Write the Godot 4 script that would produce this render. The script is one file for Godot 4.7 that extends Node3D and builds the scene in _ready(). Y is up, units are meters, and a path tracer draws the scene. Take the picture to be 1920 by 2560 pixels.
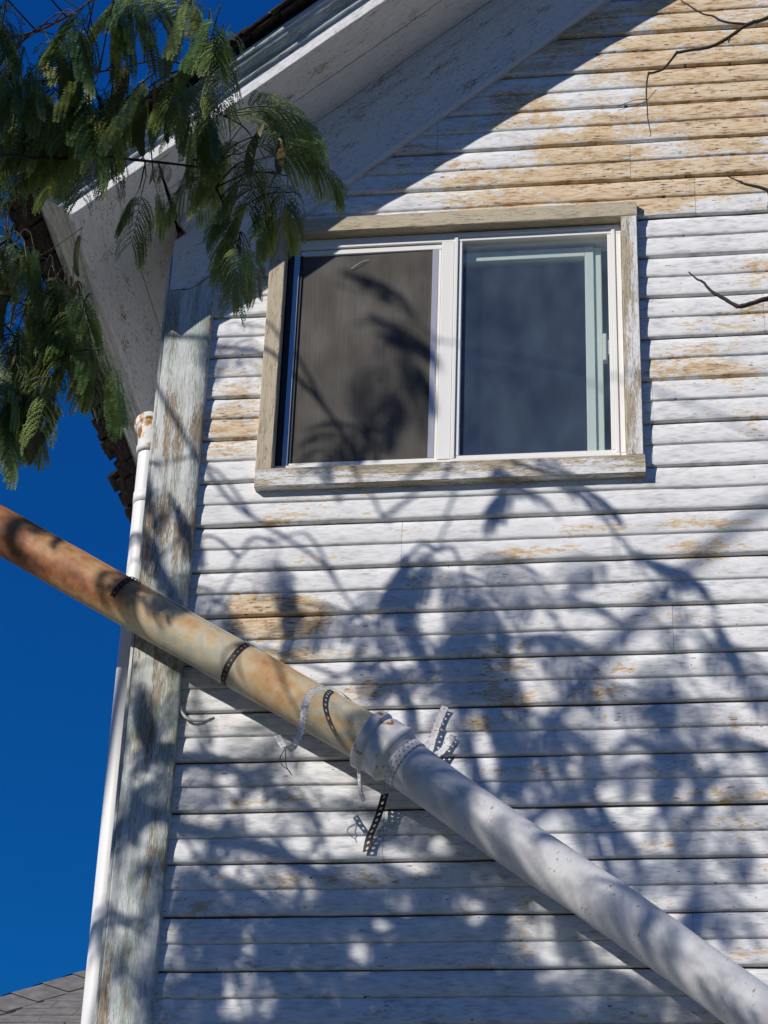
extends Node3D
# An old clapboard gable end seen from below: sliding window, peeling paint, rusty flue pipe, mimosa foliage.

const EYE := Vector3(0.0, 1.6, 6.7)
const FOCAL := 5400.0
const SUN_RAY := Vector3(0.93, -0.77, -1.0)      # the way sunlight travels
const SLOPE := 0.828                               # rise of the roof per metre
const ROW := 0.1815                                # height of one siding board
var cam_basis: Basis
var rng := RandomNumberGenerator.new()
var M := {}
var ca: float
var sa: float
var house: Node3D

# ---------------------------------------------------------------- helpers
func at(px: float, py: float, z: float) -> Vector3:      # photo pixel -> point on the plane z
	var d := cam_basis * Vector3(px - 960.0, 1280.0 - py, -FOCAL)
	return EYE + d * ((z - EYE.z) / d.z)

func seen_at(p: Vector3) -> Vector2:
	var d := cam_basis.inverse() * (p - EYE)
	if d.z > -0.05: return Vector2(-9999, -9999)
	return Vector2(960.0 - FOCAL * d.x / d.z, 1280.0 + FOCAL * d.y / d.z)

func on_plane(px: float, py: float, p: Vector3, n: Vector3) -> Vector3:
	var d := cam_basis * Vector3(px - 960.0, 1280.0 - py, -FOCAL)
	return EYE + d * ((p - EYE).dot(n) / d.dot(n))

func numbered(called: String) -> String:
	if not has_node(called): return called
	var k := 1
	while has_node("%s_%03d" % [called, k]): k += 1
	return "%s_%03d" % [called, k]

func thing(called: String, label: String, category: String, where := Vector3.ZERO, group := "") -> Node3D:
	var o := Node3D.new()
	o.name = numbered(called)
	add_child(o)
	o.position = where
	o.set_meta("label", label)
	o.set_meta("category", category)
	if group: o.set_meta("group", group)
	return o

func put(called: String, mesh: Mesh, mat: Material, parent: Node3D, xf := Transform3D.IDENTITY) -> MeshInstance3D:
	var o := MeshInstance3D.new()
	o.name = called
	o.mesh = mesh
	o.material_override = mat
	o.transform = xf
	parent.add_child(o, true)
	return o

func begin() -> SurfaceTool:
	var st := SurfaceTool.new()
	st.begin(Mesh.PRIMITIVE_TRIANGLES)
	return st

func done(st: SurfaceTool) -> ArrayMesh:
	st.generate_normals()
	return st.commit()

func tri(st: SurfaceTool, a: Vector3, b: Vector3, c: Vector3, ua: Vector2, ub: Vector2, uc: Vector2, g: int) -> void:
	st.set_smooth_group(g); st.set_uv(ua); st.add_vertex(a)
	st.set_smooth_group(g); st.set_uv(ub); st.add_vertex(b)
	st.set_smooth_group(g); st.set_uv(uc); st.add_vertex(c)

func quad(st: SurfaceTool, a: Vector3, b: Vector3, c: Vector3, d: Vector3, ua: Vector2, ub: Vector2, uc: Vector2, ud: Vector2, g: int) -> void:
	tri(st, a, b, c, ua, ub, uc, g)
	tri(st, a, c, d, ua, uc, ud, g)

# A plank of size s (x is the grain), centred on its origin, edges chamfered by b, a little uneven by w. UV in metres of (x, girth).
func plank(st: SurfaceTool, xf: Transform3D, s: Vector3, b: float, w := 0.0, segs := 1, uv0 := Vector2.ZERO, uvs := Vector2.ONE) -> void:
	var hy := s.y / 2; var hz := s.z / 2
	var prof := [Vector2(-hy + b, hz), Vector2(hy - b, hz), Vector2(hy, hz - b), Vector2(hy, -hz + b), Vector2(hy - b, -hz), Vector2(-hy + b, -hz), Vector2(-hy, -hz + b), Vector2(-hy, hz - b)]
	var girth := [0.0]
	for i in 8: girth.append(girth[i] + prof[i].distance_to(prof[(i + 1) % 8]))
	var rings := []
	for k in segs + 1:
		var x := -s.x / 2 + s.x * k / segs
		var ring := []
		for i in 8:
			var j := Vector3(0, rng.randf_range(-w, w), rng.randf_range(-w, w)) if w > 0.0 else Vector3.ZERO
			ring.append(xf * (Vector3(x, prof[i].x, prof[i].y) + j))
		rings.append(ring)
	for k in segs:
		var u0: float = (s.x * k / segs) * uvs.x + uv0.x
		var u1: float = (s.x * (k + 1) / segs) * uvs.x + uv0.x
		for i in 8:
			var j := (i + 1) % 8
			var v0: float = girth[i] * uvs.y + uv0.y
			var v1: float = girth[i + 1] * uvs.y + uv0.y
			quad(st, rings[k][i], rings[k][j], rings[k + 1][j], rings[k + 1][i], Vector2(u0, v0), Vector2(u0, v1), Vector2(u1, v1), Vector2(u1, v0), -1)
	for e in [0, segs]:
		var c: Vector3 = xf * Vector3(-s.x / 2 if e == 0 else s.x / 2, 0, 0)
		for i in 8:
			var j := (i + 1) % 8
			var p: Vector3 = rings[e][j] if e == 0 else rings[e][i]
			var q: Vector3 = rings[e][i] if e == 0 else rings[e][j]
			tri(st, c, p, q, uv0, uv0 + Vector2(0.02, 0), uv0 + Vector2(0, 0.02), -1)

func plank_mesh(s: Vector3, b: float, w := 0.0, segs := 1, uv0 := Vector2.ZERO, uvs := Vector2.ONE) -> ArrayMesh:
	var st := begin()
	plank(st, Transform3D.IDENTITY, s, b, w, segs, uv0, uvs)
	return done(st)

func box_between(a: Vector3, b: Vector3, bev := 0.002) -> Array:     # [mesh, transform] of an upright box with corners a, b; grain along its longest side in x or y
	var s := (b - a).abs()
	var c := (a + b) / 2
	if s.y > s.x:
		return [plank_mesh(Vector3(s.y, s.x, s.z), bev, 0.0, 1, Vector2(rng.randf(), rng.randf())), Transform3D(Basis(Vector3(0, 1, 0), Vector3(-1, 0, 0), Vector3(0, 0, 1)), c)]
	return [plank_mesh(s, bev, 0.0, 1, Vector2(rng.randf(), rng.randf())), Transform3D(Basis.IDENTITY, c)]

func put_box(called: String, a: Vector3, b: Vector3, mat: Material, parent: Node3D, bev := 0.002) -> MeshInstance3D:
	var m := box_between(a, b, bev)
	return put(called, m[0], mat, parent, m[1])

# A round tube through points with radii. UV: u in metres along, v once around.
func tube(st: SurfaceTool, pts: Array, radii: Array, sides: int, cap := true, u0 := 0.0) -> void:
	var n := pts.size()
	var up := Vector3.UP
	var rings := []
	var us := []
	var u := u0
	for k in n:
		var d: Vector3 = (pts[mini(k + 1, n - 1)] - pts[maxi(k - 1, 0)])
		if d.length() < 1e-7: d = Vector3.UP
		d = d.normalized()
		if absf(d.dot(up)) > 0.95: up = Vector3.RIGHT if absf(d.x) < 0.9 else Vector3.BACK
		var s := d.cross(up).normalized()
		up = s.cross(d).normalized()
		if k > 0: u += (pts[k] as Vector3).distance_to(pts[k - 1])
		us.append(u)
		var ring := []
		for i in sides:
			var a := TAU * i / sides
			ring.append(pts[k] + (s * cos(a) + up * sin(a)) * radii[k])
		rings.append(ring)
	for k in n - 1:
		for i in sides:
			var j := (i + 1) % sides
			quad(st, rings[k][i], rings[k][j], rings[k + 1][j], rings[k + 1][i], Vector2(us[k], float(i) / sides), Vector2(us[k], float(i + 1) / sides), Vector2(us[k + 1], float(i + 1) / sides), Vector2(us[k + 1], float(i) / sides), 1)
	if cap:
		for i in sides:
			var j := (i + 1) % sides
			tri(st, pts[0], rings[0][j], rings[0][i], Vector2.ZERO, Vector2.ZERO, Vector2.ZERO, 2)
			tri(st, pts[n - 1], rings[n - 1][i], rings[n - 1][j], Vector2.ZERO, Vector2.ZERO, Vector2.ZERO, 2)

func smooth_path(pts: Array, per := 5) -> Array:     # Catmull-Rom
	var out := []
	for k in pts.size() - 1:
		var p0: Vector3 = pts[maxi(k - 1, 0)]; var p1: Vector3 = pts[k]; var p2: Vector3 = pts[k + 1]; var p3: Vector3 = pts[mini(k + 2, pts.size() - 1)]
		for i in per:
			var t := float(i) / per
			out.append(p1.cubic_interpolate(p2, p0, p3, t))
	out.append(pts[-1])
	return out

func branch(st: SurfaceTool, pts: Array, r0: float, r1: float, sides := 6, knot := 0.0) -> void:
	var p := smooth_path(pts, 5)
	var radii := []
	for k in p.size():
		var t := float(k) / (p.size() - 1)
		radii.append(lerpf(r0, r1, t) * (1.0 + knot * rng.randf_range(-1, 1)))
		if knot > 0.0 and k > 0 and k < p.size() - 1:
			p[k] += Vector3(rng.randf_range(-1, 1), rng.randf_range(-1, 1), rng.randf_range(-1, 1)) * r0 * knot
	tube(st, p, radii, sides)

# Sweep a list of profile points (a, b) along frames: point = frame * Vector3(0, b, a). groups: smooth group of each profile edge.
func sweep(st: SurfaceTool, prof: Array, groups: Array, frames: Array, u_scale := 1.0, v0 := 0.0, closed := false) -> void:
	var n := prof.size()
	var edges := n if closed else n - 1
	var along := 0.0
	for k in frames.size() - 1:
		var f0: Transform3D = frames[k]; var f1: Transform3D = frames[k + 1]
		var step := f0.origin.distance_to(f1.origin)
		var v := v0
		for i in edges:
			var a: Vector2 = prof[i]; var b: Vector2 = prof[(i + 1) % n]
			var dv := a.distance_to(b)
			quad(st, f0 * Vector3(0, a.y, a.x), f0 * Vector3(0, b.y, b.x), f1 * Vector3(0, b.y, b.x), f1 * Vector3(0, a.y, a.x), Vector2(along * u_scale, v), Vector2(along * u_scale, v + dv), Vector2((along + step) * u_scale, v + dv), Vector2((along + step) * u_scale, v), groups[i])
			v += dv
		along += step

# ---------------------------------------------------------------- textures
func noise_bytes(w: int, h: int, kx: int, ky: int, freq: float, seed_: int, octaves := 3, type := FastNoiseLite.TYPE_SIMPLEX_SMOOTH) -> PackedByteArray:
	var n := FastNoiseLite.new()
	n.seed = seed_
	n.noise_type = type
	n.frequency = freq
	n.fractal_octaves = octaves
	var im := n.get_seamless_image(maxi(16, w / kx), maxi(16, h / ky), false, false, 0.15, true)
	im.resize(w, h, Image.INTERPOLATE_BILINEAR)
	im.convert(Image.FORMAT_L8)
	return im.get_data()

func ramp(cols: Array) -> PackedByteArray:      # 256 sRGB triples from linear colours
	var out := PackedByteArray()
	out.resize(768)
	for i in 256:
		var t := i / 255.0 * (cols.size() - 1)
		var k := mini(int(t), cols.size() - 2)
		var c: Color = (cols[k] as Color).lerp(cols[k + 1], t - k).linear_to_srgb()
		out[i * 3] = int(clampf(c.r, 0, 1) * 255); out[i * 3 + 1] = int(clampf(c.g, 0, 1) * 255); out[i * 3 + 2] = int(clampf(c.b, 0, 1) * 255)
	return out

func texture(w: int, h: int, data: PackedByteArray, fmt := Image.FORMAT_RGB8) -> ImageTexture:
	return ImageTexture.create_from_image(Image.create_from_data(w, h, false, fmt, data))

# Weathered paint over wood, grain along x (or y): bias (bytes, 128 = none) says where the paint has gone.
func paint_map(w: int, h: int, vertical: bool, seed_: int, bias: PackedByteArray, limit: int, paint: PackedByteArray, wood: PackedByteArray, under: PackedByteArray, crack: int, row_bias := PackedByteArray()) -> Array:
	var kx := 1 if vertical else 11
	var ky := 11 if vertical else 1
	var grain := noise_bytes(w, h, kx, ky, 0.30, seed_, 3)
	var patch := noise_bytes(w, h, 2 if vertical else 12, 12 if vertical else 2, 0.026, seed_ + 1, 4)
	var blotch := noise_bytes(w, h, 4, 4, 0.02, seed_ + 2, 3)
	var split := noise_bytes(w, h, 1 if vertical else 11, 11 if vertical else 1, 0.24, seed_ + 3, 2)
	var flake := noise_bytes(w, h, 1 if vertical else 5, 5 if vertical else 1, 0.15, seed_ + 4, 4)
	var stain := noise_bytes(w, h, 1 if vertical else 6, 6 if vertical else 1, 0.06, seed_ + 5, 5)
	var rgb := PackedByteArray(); rgb.resize(w * h * 3)
	var hgt := PackedByteArray(); hgt.resize(w * h)
	var has_bias := bias.size() == w * h
	var has_row := row_bias.size() == h
	var has_under := under.size() == 768
	var i := 0
	for y in h:
		var rb: int = row_bias[y] - 128 if has_row else 0
		for x in w:
			var g := grain[i]
			var s: int = patch[i] * 3 + g * 2 + blotch[i] * 2 + flake[i] * 3
			if has_bias: s += (bias[i] - 128) * 10
			s += rb * 10
			s /= 10
			var tone: int
			var o := i * 3
			if s > limit:
				tone = clampi(((g * 3 + flake[i] + stain[i] * 2) / 6 - 128) * 3 + 140 + (s - limit), 0, 255) * 3
				rgb[o] = wood[tone]; rgb[o + 1] = wood[tone + 1]; rgb[o + 2] = wood[tone + 2]
				hgt[i] = 70 + g / 4
			elif has_under and blotch[i] + patch[i] + flake[i] + g / 2 > 462:
				tone = g * 3
				rgb[o] = under[tone]; rgb[o + 1] = under[tone + 1]; rgb[o + 2] = under[tone + 2]
				hgt[i] = 130 + g / 6
			else:
				tone = clampi(((g * 2 + blotch[i] + stain[i] * 2 + flake[i] * 2) / 7 - 128) * 2 + 158, 0, 255) * 3
				rgb[o] = paint[tone]; rgb[o + 1] = paint[tone + 1]; rgb[o + 2] = paint[tone + 2]
				hgt[i] = 185 + g / 5
				if s > limit - 6:      # chalky paint worn thin beside the bare wood
					var thin := clampi((g + flake[i]) / 2, 0, 255) * 3
					rgb[o] = (rgb[o] * 3 + wood[thin] * 2) / 5; rgb[o + 1] = (rgb[o + 1] * 3 + wood[thin + 1] * 2) / 5; rgb[o + 2] = (rgb[o + 2] * 3 + wood[thin + 2] * 2) / 5
					hgt[i] = 140 + g / 5
			if split[i] + (s - limit) / 3 > crack:
				rgb[o] = rgb[o] * 2 / 5; rgb[o + 1] = rgb[o + 1] * 2 / 5; rgb[o + 2] = rgb[o + 2] * 2 / 5
				hgt[i] = 20
			i += 1
	return [texture(w, h, rgb), texture(w, h, hgt, Image.FORMAT_L8)]

func stained(maps: Array, relief: float, rough := 0.8) -> StandardMaterial3D:
	var m := StandardMaterial3D.new()
	m.albedo_texture = maps[0]
	m.roughness = rough
	m.metallic_specular = 0.35
	if maps.size() > 1 and relief > 0.0:
		m.heightmap_enabled = true
		m.heightmap_texture = maps[1]
		m.heightmap_scale = relief
	return m

func plain(c: Color, rough := 0.7, metal := 0.0) -> StandardMaterial3D:
	var m := StandardMaterial3D.new()
	m.albedo_color = c.linear_to_srgb()
	m.roughness = rough
	m.metallic = metal
	return m

func grid_bias(w: int, h: int, spots: Array, base: int) -> PackedByteArray:     # spots: [u, v, ru, rv, amount]
	var gw := 96; var gh := 128
	var im := Image.create(gw, gh, false, Image.FORMAT_L8)
	for y in gh:
		for x in gw:
			var b := float(base)
			var u := (x + 0.5) / gw; var v := (y + 0.5) / gh
			for s in spots:
				var d := Vector2((u - s[0]) / s[2], (v - s[1]) / s[3]).length()
				if d < 1.0: b += s[4] * smoothstep(1.0, 0.35, d)
			im.set_pixel(x, y, Color(clampf(b / 255.0, 0, 1), 0, 0))
	im.resize(w, h, Image.INTERPOLATE_BILINEAR)
	im.convert(Image.FORMAT_L8)
	return im.get_data()

func wall_uv(p: Vector3) -> Vector2:
	return Vector2((p.x + 1.8) / 2.4, (8.0 - p.y) / 4.8)

func wall_spot(px: float, py: float, rx: float, ry: float, amount: float) -> Array:
	var c := wall_uv(at(px, py, 0.015)); var a := wall_uv(at(px + rx, py, 0.015)); var b := wall_uv(at(px, py + ry, 0.015))
	return [c.x, c.y, absf(a.x - c.x), absf(b.y - c.y), amount]

func make_materials() -> void:
	var white := ramp([Color(0.28, 0.28, 0.275), Color(0.50, 0.505, 0.50), Color(0.67, 0.675, 0.67), Color(0.77, 0.775, 0.77), Color(0.80, 0.80, 0.795)])
	var tan := ramp([Color(0.24, 0.145, 0.08), Color(0.44, 0.30, 0.17), Color(0.57, 0.42, 0.255), Color(0.64, 0.49, 0.31), Color(0.68, 0.57, 0.42)])
	var grey_wood := ramp([Color(0.13, 0.095, 0.07), Color(0.26, 0.19, 0.13), Color(0.36, 0.27, 0.18), Color(0.42, 0.32, 0.21)])
	# siding: one map over the visible stretch of wall (2.4 m x 4.8 m)
	var w := 1536; var h := 2048
	var spots := []
	for s in [[1750, 100, 520, 200, 54], [1750, 330, 620, 200, 54], [1500, 470, 600, 75, 44], [1700, 490, 420, 70, 46], [1150, 380, 420, 220, 20], [1300, 120, 300, 200, 24],
		[590, 1050, 120, 130, 46], [590, 900, 100, 60, 22], [690, 1510, 200, 50, 62], [690, 1560, 190, 60, 62], [1830, 930, 160, 60, 34], [1820, 800, 170, 40, 22], [1850, 1010, 120, 40, 10],
		[1650, 1310, 380, 45, 26], [1300, 1380, 320, 35, 28], [850, 1400, 230, 40, 26], [1760, 1380, 260, 40, 20], [1050, 1330, 120, 40, 20], [1250, 1650, 230, 30, 26], [1450, 1740, 300, 60, 14],
		[1860, 1990, 130, 40, 34], [1500, 2060, 200, 40, 16], [1640, 2120, 90, 30, 22], [1700, 1560, 120, 60, 22], [520, 2265, 70, 25, 34], [590, 2010, 60, 20, 30], [1180, 1810, 60, 40, 34], [1780, 2200, 150, 40, 20],
		[700, 1660, 300, 60, 16], [900, 1720, 200, 30, 22], [1850, 850, 100, 25, 20], [1760, 570, 160, 120, -16], [1700, 1100, 200, 120, -14]]:
		spots.append(wall_spot(s[0], s[1], s[2], s[3], s[4]))
	var rows := PackedByteArray(); rows.resize(h)
	for y in h:
		var f := fposmod(8.0 - 4.8 * (y + 0.5) / h - (7.269 - 20 * ROW), ROW / 2) / (ROW / 2)
		rows[y] = 128 + int(round(14.0 * exp(-pow((f - 0.36) / 0.26, 2.0)) - 10.0))
	M.siding = stained(paint_map(w, h, false, 11, grid_bias(w, h, spots, 115), 150, white, tan, PackedByteArray(), 214, rows), 0.16)
	# corner board: vertical grain, old green coat under the white one
	var cw := 256; var ch := 2048
	var cspots := [[0.5, 0.22, 0.8, 0.10, 26], [0.55, 0.36, 0.9, 0.08, 28], [0.5, 0.5, 0.8, 0.06, 20], [0.2, 0.42, 0.3, 0.2, 16], [0.6, 0.63, 0.4, 0.05, 22], [0.2, 0.9, 0.4, 0.1, 24], [0.5, 0.56, 0.6, 0.03, 22], [0.8, 0.75, 0.25, 0.05, 22], [0.12, 0.7, 0.15, 0.2, 24]]
	var corner_white := ramp([Color(0.26, 0.275, 0.265), Color(0.44, 0.46, 0.44), Color(0.60, 0.62, 0.595), Color(0.72, 0.73, 0.71)])
	var green := ramp([Color(0.20, 0.26, 0.22), Color(0.34, 0.41, 0.36), Color(0.50, 0.55, 0.50)])
	var corner_wood := ramp([Color(0.10, 0.075, 0.055), Color(0.20, 0.155, 0.115), Color(0.32, 0.255, 0.185), Color(0.42, 0.34, 0.25)])
	M.corner = stained(paint_map(cw, ch, true, 31, grid_bias(cw, ch, cspots, 121), 150, corner_white, corner_wood, green, 226), 0.16)
	# painted roof woodwork: chalky paint with checks along the grain, 1 m x 0.5 m
	var dull := ramp([Color(0.50, 0.505, 0.50), Color(0.64, 0.645, 0.64), Color(0.73, 0.73, 0.725), Color(0.78, 0.78, 0.775)])
	M.eaves = stained(paint_map(1024, 512, false, 51, PackedByteArray(), 166, dull, grey_wood, PackedByteArray(), 192), 0.2)
	M.eaves.uv1_scale = Vector3(1, 2, 1)
	M.fascia = stained(paint_map(1024, 256, false, 61, PackedByteArray(), 170, white, grey_wood, PackedByteArray(), 214), 0.18)
	M.crown = stained(paint_map(1024, 256, false, 66, PackedByteArray(), 150, corner_white, ramp([Color(0.14, 0.13, 0.12), Color(0.26, 0.25, 0.235), Color(0.36, 0.345, 0.32)]), green, 210), 0.2)
	M.crown.uv1_scale = Vector3(0.6, 4, 1)
	M.fascia.uv1_scale = Vector3(1, 4, 1)
	# window casing: bare wood, and wood that has kept paint on one side
	var bare := ramp([Color(0.15, 0.12, 0.085), Color(0.29, 0.24, 0.17), Color(0.41, 0.345, 0.245), Color(0.50, 0.43, 0.315)])
	M.bare = stained(paint_map(512, 128, false, 71, PackedByteArray(), 20, white, bare, PackedByteArray(), 262), 0.3)
	M.bare.uv1_scale = Vector3(1.2, 6, 1)
	var half := PackedByteArray(); half.resize(1024 * 128)
	for y in 128:
		for x in 1024: half[y * 1024 + x] = clampi(128 + int(90.0 * (0.56 - fposmod(y / 128.0, 1.0))), 60, 200)
	M.half = stained(paint_map(1024, 128, false, 81, half, 128, white, bare, PackedByteArray(), 252), 0.12)
	# pipes
	M.rusty = stained(pipe_map(1024, 256, 91), 0.05, 0.55)
	M.rusty.metallic_specular = 0.45
	M.grey_pipe = stained(grey_pipe_map(1024, 256, 95, 214), 0.10, 0.6)
	M.hub = stained(grey_pipe_map(512, 256, 97, 200), 0.05, 0.5)
	M.vent = plain(Color(0.74, 0.745, 0.74), 0.5)
	M.vent_rust = stained(grey_pipe_map(256, 128, 103, 172), 0.06, 0.6)
	M.strap_dark = plain(Color(0.035, 0.025, 0.02), 0.6, 0.2)
	M.strap_white = stained(grey_pipe_map(256, 64, 105, 196), 0.0, 0.45)
	M.wire = plain(Color(0.02, 0.02, 0.02), 0.5)
	# window
	M.vinyl = plain(Color(0.80, 0.79, 0.75), 0.35)
	M.alu = plain(Color(0.55, 0.57, 0.60), 0.3, 0.55)
	M.sash = plain(Color(0.60, 0.70, 0.62), 0.4)
	M.gasket = plain(Color(0.02, 0.02, 0.022), 0.6)
	M.glass = plain(Color(0.36, 0.46, 0.56), 0.02)
	M.glass.transparency = BaseMaterial3D.TRANSPARENCY_ALPHA
	M.glass.albedo_color.a = 0.012
	M.glass.metallic_specular = 0.5
	M.clear = plain(Color(0.5, 0.55, 0.57), 0.02)
	M.clear.transparency = BaseMaterial3D.TRANSPARENCY_ALPHA
	M.clear.albedo_color.a = 0.015
	M.screen = StandardMaterial3D.new()
	M.screen.albedo_texture = screen_map(512, 512)
	M.screen.transparency = BaseMaterial3D.TRANSPARENCY_ALPHA
	M.screen.roughness = 0.9
	M.dust = StandardMaterial3D.new()
	M.dust.albedo_texture = dust_map(512, 512)
	M.dust.transparency = BaseMaterial3D.TRANSPARENCY_ALPHA
	M.dust.roughness = 0.95
	M.room = plain(Color(0.30, 0.30, 0.29), 0.9)
	M.latch = plain(Color(0.62, 0.68, 0.63), 0.4)
	# roof and ground
	M.old_shingle = stained(paint_map(256, 256, false, 111, PackedByteArray(), 60, dull, ramp([Color(0.012, 0.009, 0.008), Color(0.025, 0.019, 0.016), Color(0.06, 0.045, 0.036)]), PackedByteArray(), 200), 0.3, 0.9)
	M.asphalt = stained(speckle_map(512, 512, 121), 0.12, 0.95)
	M.asphalt.uv1_scale = Vector3(2, 2, 1)
	M.sheathing = plain(Color(0.16, 0.12, 0.085), 0.9)
	var gm := noise_bytes(512, 512, 1, 1, 0.02, 131, 5)
	var gr := ramp([Color(0.05, 0.055, 0.04), Color(0.085, 0.092, 0.07), Color(0.125, 0.125, 0.095), Color(0.085, 0.10, 0.06)])
	var gd := PackedByteArray(); gd.resize(512 * 512 * 3)
	for i in 512 * 512:
		for c in 3: gd[i * 3 + c] = gr[gm[i] * 3 + c]
	M.ground = stained([texture(512, 512, gd), texture(512, 512, gm, Image.FORMAT_L8)], 2.0, 0.95)
	M.ground.uv1_scale = Vector3(60, 60, 1)
	# plants
	M.bark = stained(paint_map(128, 256, true, 141, PackedByteArray(), 60, dull, ramp([Color(0.035, 0.028, 0.022), Color(0.075, 0.06, 0.048), Color(0.12, 0.10, 0.08)]), PackedByteArray(), 225), 0.15, 0.9)
	M.twig = plain(Color(0.03, 0.02, 0.016), 0.7)
	M.leaf = [leafy(Color(0.032, 0.072, 0.022)), leafy(Color(0.045, 0.095, 0.028)), leafy(Color(0.085, 0.10, 0.022)), leafy(Color(0.075, 0.125, 0.055)), leafy(Color(0.15, 0.16, 0.03)), leafy(Color(0.11, 0.15, 0.05))]
	M.dry = leafy(Color(0.17, 0.085, 0.035))
	M.pod = leafy(Color(0.10, 0.075, 0.03))
	M.pod.roughness = 0.45

func leafy(c: Color) -> StandardMaterial3D:
	var m := plain(c, 0.5)
	m.backlight_enabled = true
	m.backlight = Color(0.55, 0.62, 0.35)
	m.metallic_specular = 0.4
	return m

func pipe_map(w: int, h: int, seed_: int) -> Array:      # rust eating an enamelled flue; u runs down the pipe from the far end
	var a := noise_bytes(w, h, 3, 1, 0.012, seed_, 4)
	var b := noise_bytes(w, h, 1, 1, 0.035, seed_ + 1, 4)
	var c := noise_bytes(w, h, 1, 1, 0.22, seed_ + 2, 2)
	var e := ramp([Color(0.36, 0.33, 0.24), Color(0.48, 0.45, 0.34), Color(0.56, 0.52, 0.41)])
	var r := ramp([Color(0.10, 0.045, 0.022), Color(0.25, 0.10, 0.045), Color(0.40, 0.17, 0.07), Color(0.50, 0.29, 0.13), Color(0.55, 0.40, 0.22), Color(0.56, 0.49, 0.34)])
	var rgb := PackedByteArray(); rgb.resize(w * h * 3)
	var hgt := PackedByteArray(); hgt.resize(w * h)
	for y in h:
		for x in w:
			var i := y * w + x
			var u := float(x) / w
			var rust := 1.0 - 0.92 * smoothstep(0.28, 0.70, u) + 0.34 * exp(-pow((u - 0.79) / 0.05, 2.0)) + 0.2 * exp(-pow((u - 0.98) / 0.03, 2.0))
			var t := rust + (a[i] - 128) / 380.0 + (b[i] - 128) / 560.0 + (c[i] - 128) / 1400.0
			var k: int
			if t < 0.12:
				k = clampi((a[i] + b[i]) / 2, 0, 255) * 3
				rgb[i * 3] = e[k]; rgb[i * 3 + 1] = e[k + 1]; rgb[i * 3 + 2] = e[k + 2]
			else:
				k = clampi(int(255.0 - (t - 0.12) * 215.0 + (c[i] - 128) * 0.25), 0, 255) * 3
				rgb[i * 3] = r[k]; rgb[i * 3 + 1] = r[k + 1]; rgb[i * 3 + 2] = r[k + 2]
			if c[i] > 238 and b[i] > 130:
				rgb[i * 3] = 60; rgb[i * 3 + 1] = 34; rgb[i * 3 + 2] = 20
			hgt[i] = clampi(128 + (c[i] - 128) / 3 + (b[i] - 128) / 3, 0, 255)
	return [texture(w, h, rgb), texture(w, h, hgt, Image.FORMAT_L8)]

func grey_pipe_map(w: int, h: int, seed_: int, limit: int) -> Array:
	var a := noise_bytes(w, h, 2, 1, 0.02, seed_, 4)
	var b := noise_bytes(w, h, 1, 1, 0.05, seed_ + 1, 4)
	var c := noise_bytes(w, h, 1, 1, 0.2, seed_ + 2, 3)
	var p := ramp([Color(0.52, 0.52, 0.515), Color(0.63, 0.63, 0.625), Color(0.70, 0.70, 0.695), Color(0.75, 0.75, 0.745)])
	var r := ramp([Color(0.52, 0.40, 0.24), Color(0.42, 0.22, 0.08), Color(0.22, 0.09, 0.035)])
	var rgb := PackedByteArray(); rgb.resize(w * h * 3)
	var hgt := PackedByteArray(); hgt.resize(w * h)
	for i in w * h:
		var s: int = (a[i] * 3 + b[i] * 4 + c[i]) / 8
		var k: int
		if s > limit - 30:
			k = clampi((s - limit + 30) * 7, 0, 255) * 3
			rgb[i * 3] = r[k]; rgb[i * 3 + 1] = r[k + 1]; rgb[i * 3 + 2] = r[k + 2]
		else:
			k = a[i] * 3
			rgb[i * 3] = p[k]; rgb[i * 3 + 1] = p[k + 1]; rgb[i * 3 + 2] = p[k + 2]
		hgt[i] = clampi(128 + (b[i] - 128) / 2 + (c[i] - 128) / 3, 0, 255)
	return [texture(w, h, rgb), texture(w, h, hgt, Image.FORMAT_L8)]

func dust_map(w: int, h: int) -> ImageTexture:       # grime dried on the pane: clouds, runs and specks
	var a := noise_bytes(w, h, 1, 1, 0.006, 161, 4)
	var b := noise_bytes(w, h, 1, 12, 0.10, 162, 3)
	var c := noise_bytes(w, h, 1, 1, 0.30, 163, 1)
	var d := PackedByteArray(); d.resize(w * h * 4)
	for i in w * h:
		d[i * 4] = 138; d[i * 4 + 1] = 160; d[i * 4 + 2] = 182
		var v := 24 + (a[i] - 128) / 8 + (b[i] - 128) / 70
		if c[i] > 247: v += 30
		d[i * 4 + 3] = clampi(v, 2, 90)
	return texture(w, h, d, Image.FORMAT_RGBA8)

func screen_map(w: int, h: int) -> ImageTexture:       # charcoal insect mesh, dusty in vertical streaks
	var a := noise_bytes(w, h, 1, 24, 0.12, 151, 3)
	var b := noise_bytes(w, h, 2, 2, 0.012, 152, 3)
	var d := PackedByteArray(); d.resize(w * h * 4)
	for i in w * h:
		var v := 92 + (a[i] - 128) / 22 + (b[i] - 128) / 8
		d[i * 4] = clampi(v, 0, 255); d[i * 4 + 1] = clampi(v - 3, 0, 255); d[i * 4 + 2] = clampi(v - 8, 0, 255)
		d[i * 4 + 3] = 205 + (a[i] - 128) / 16
	return texture(w, h, d, Image.FORMAT_RGBA8)

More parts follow.
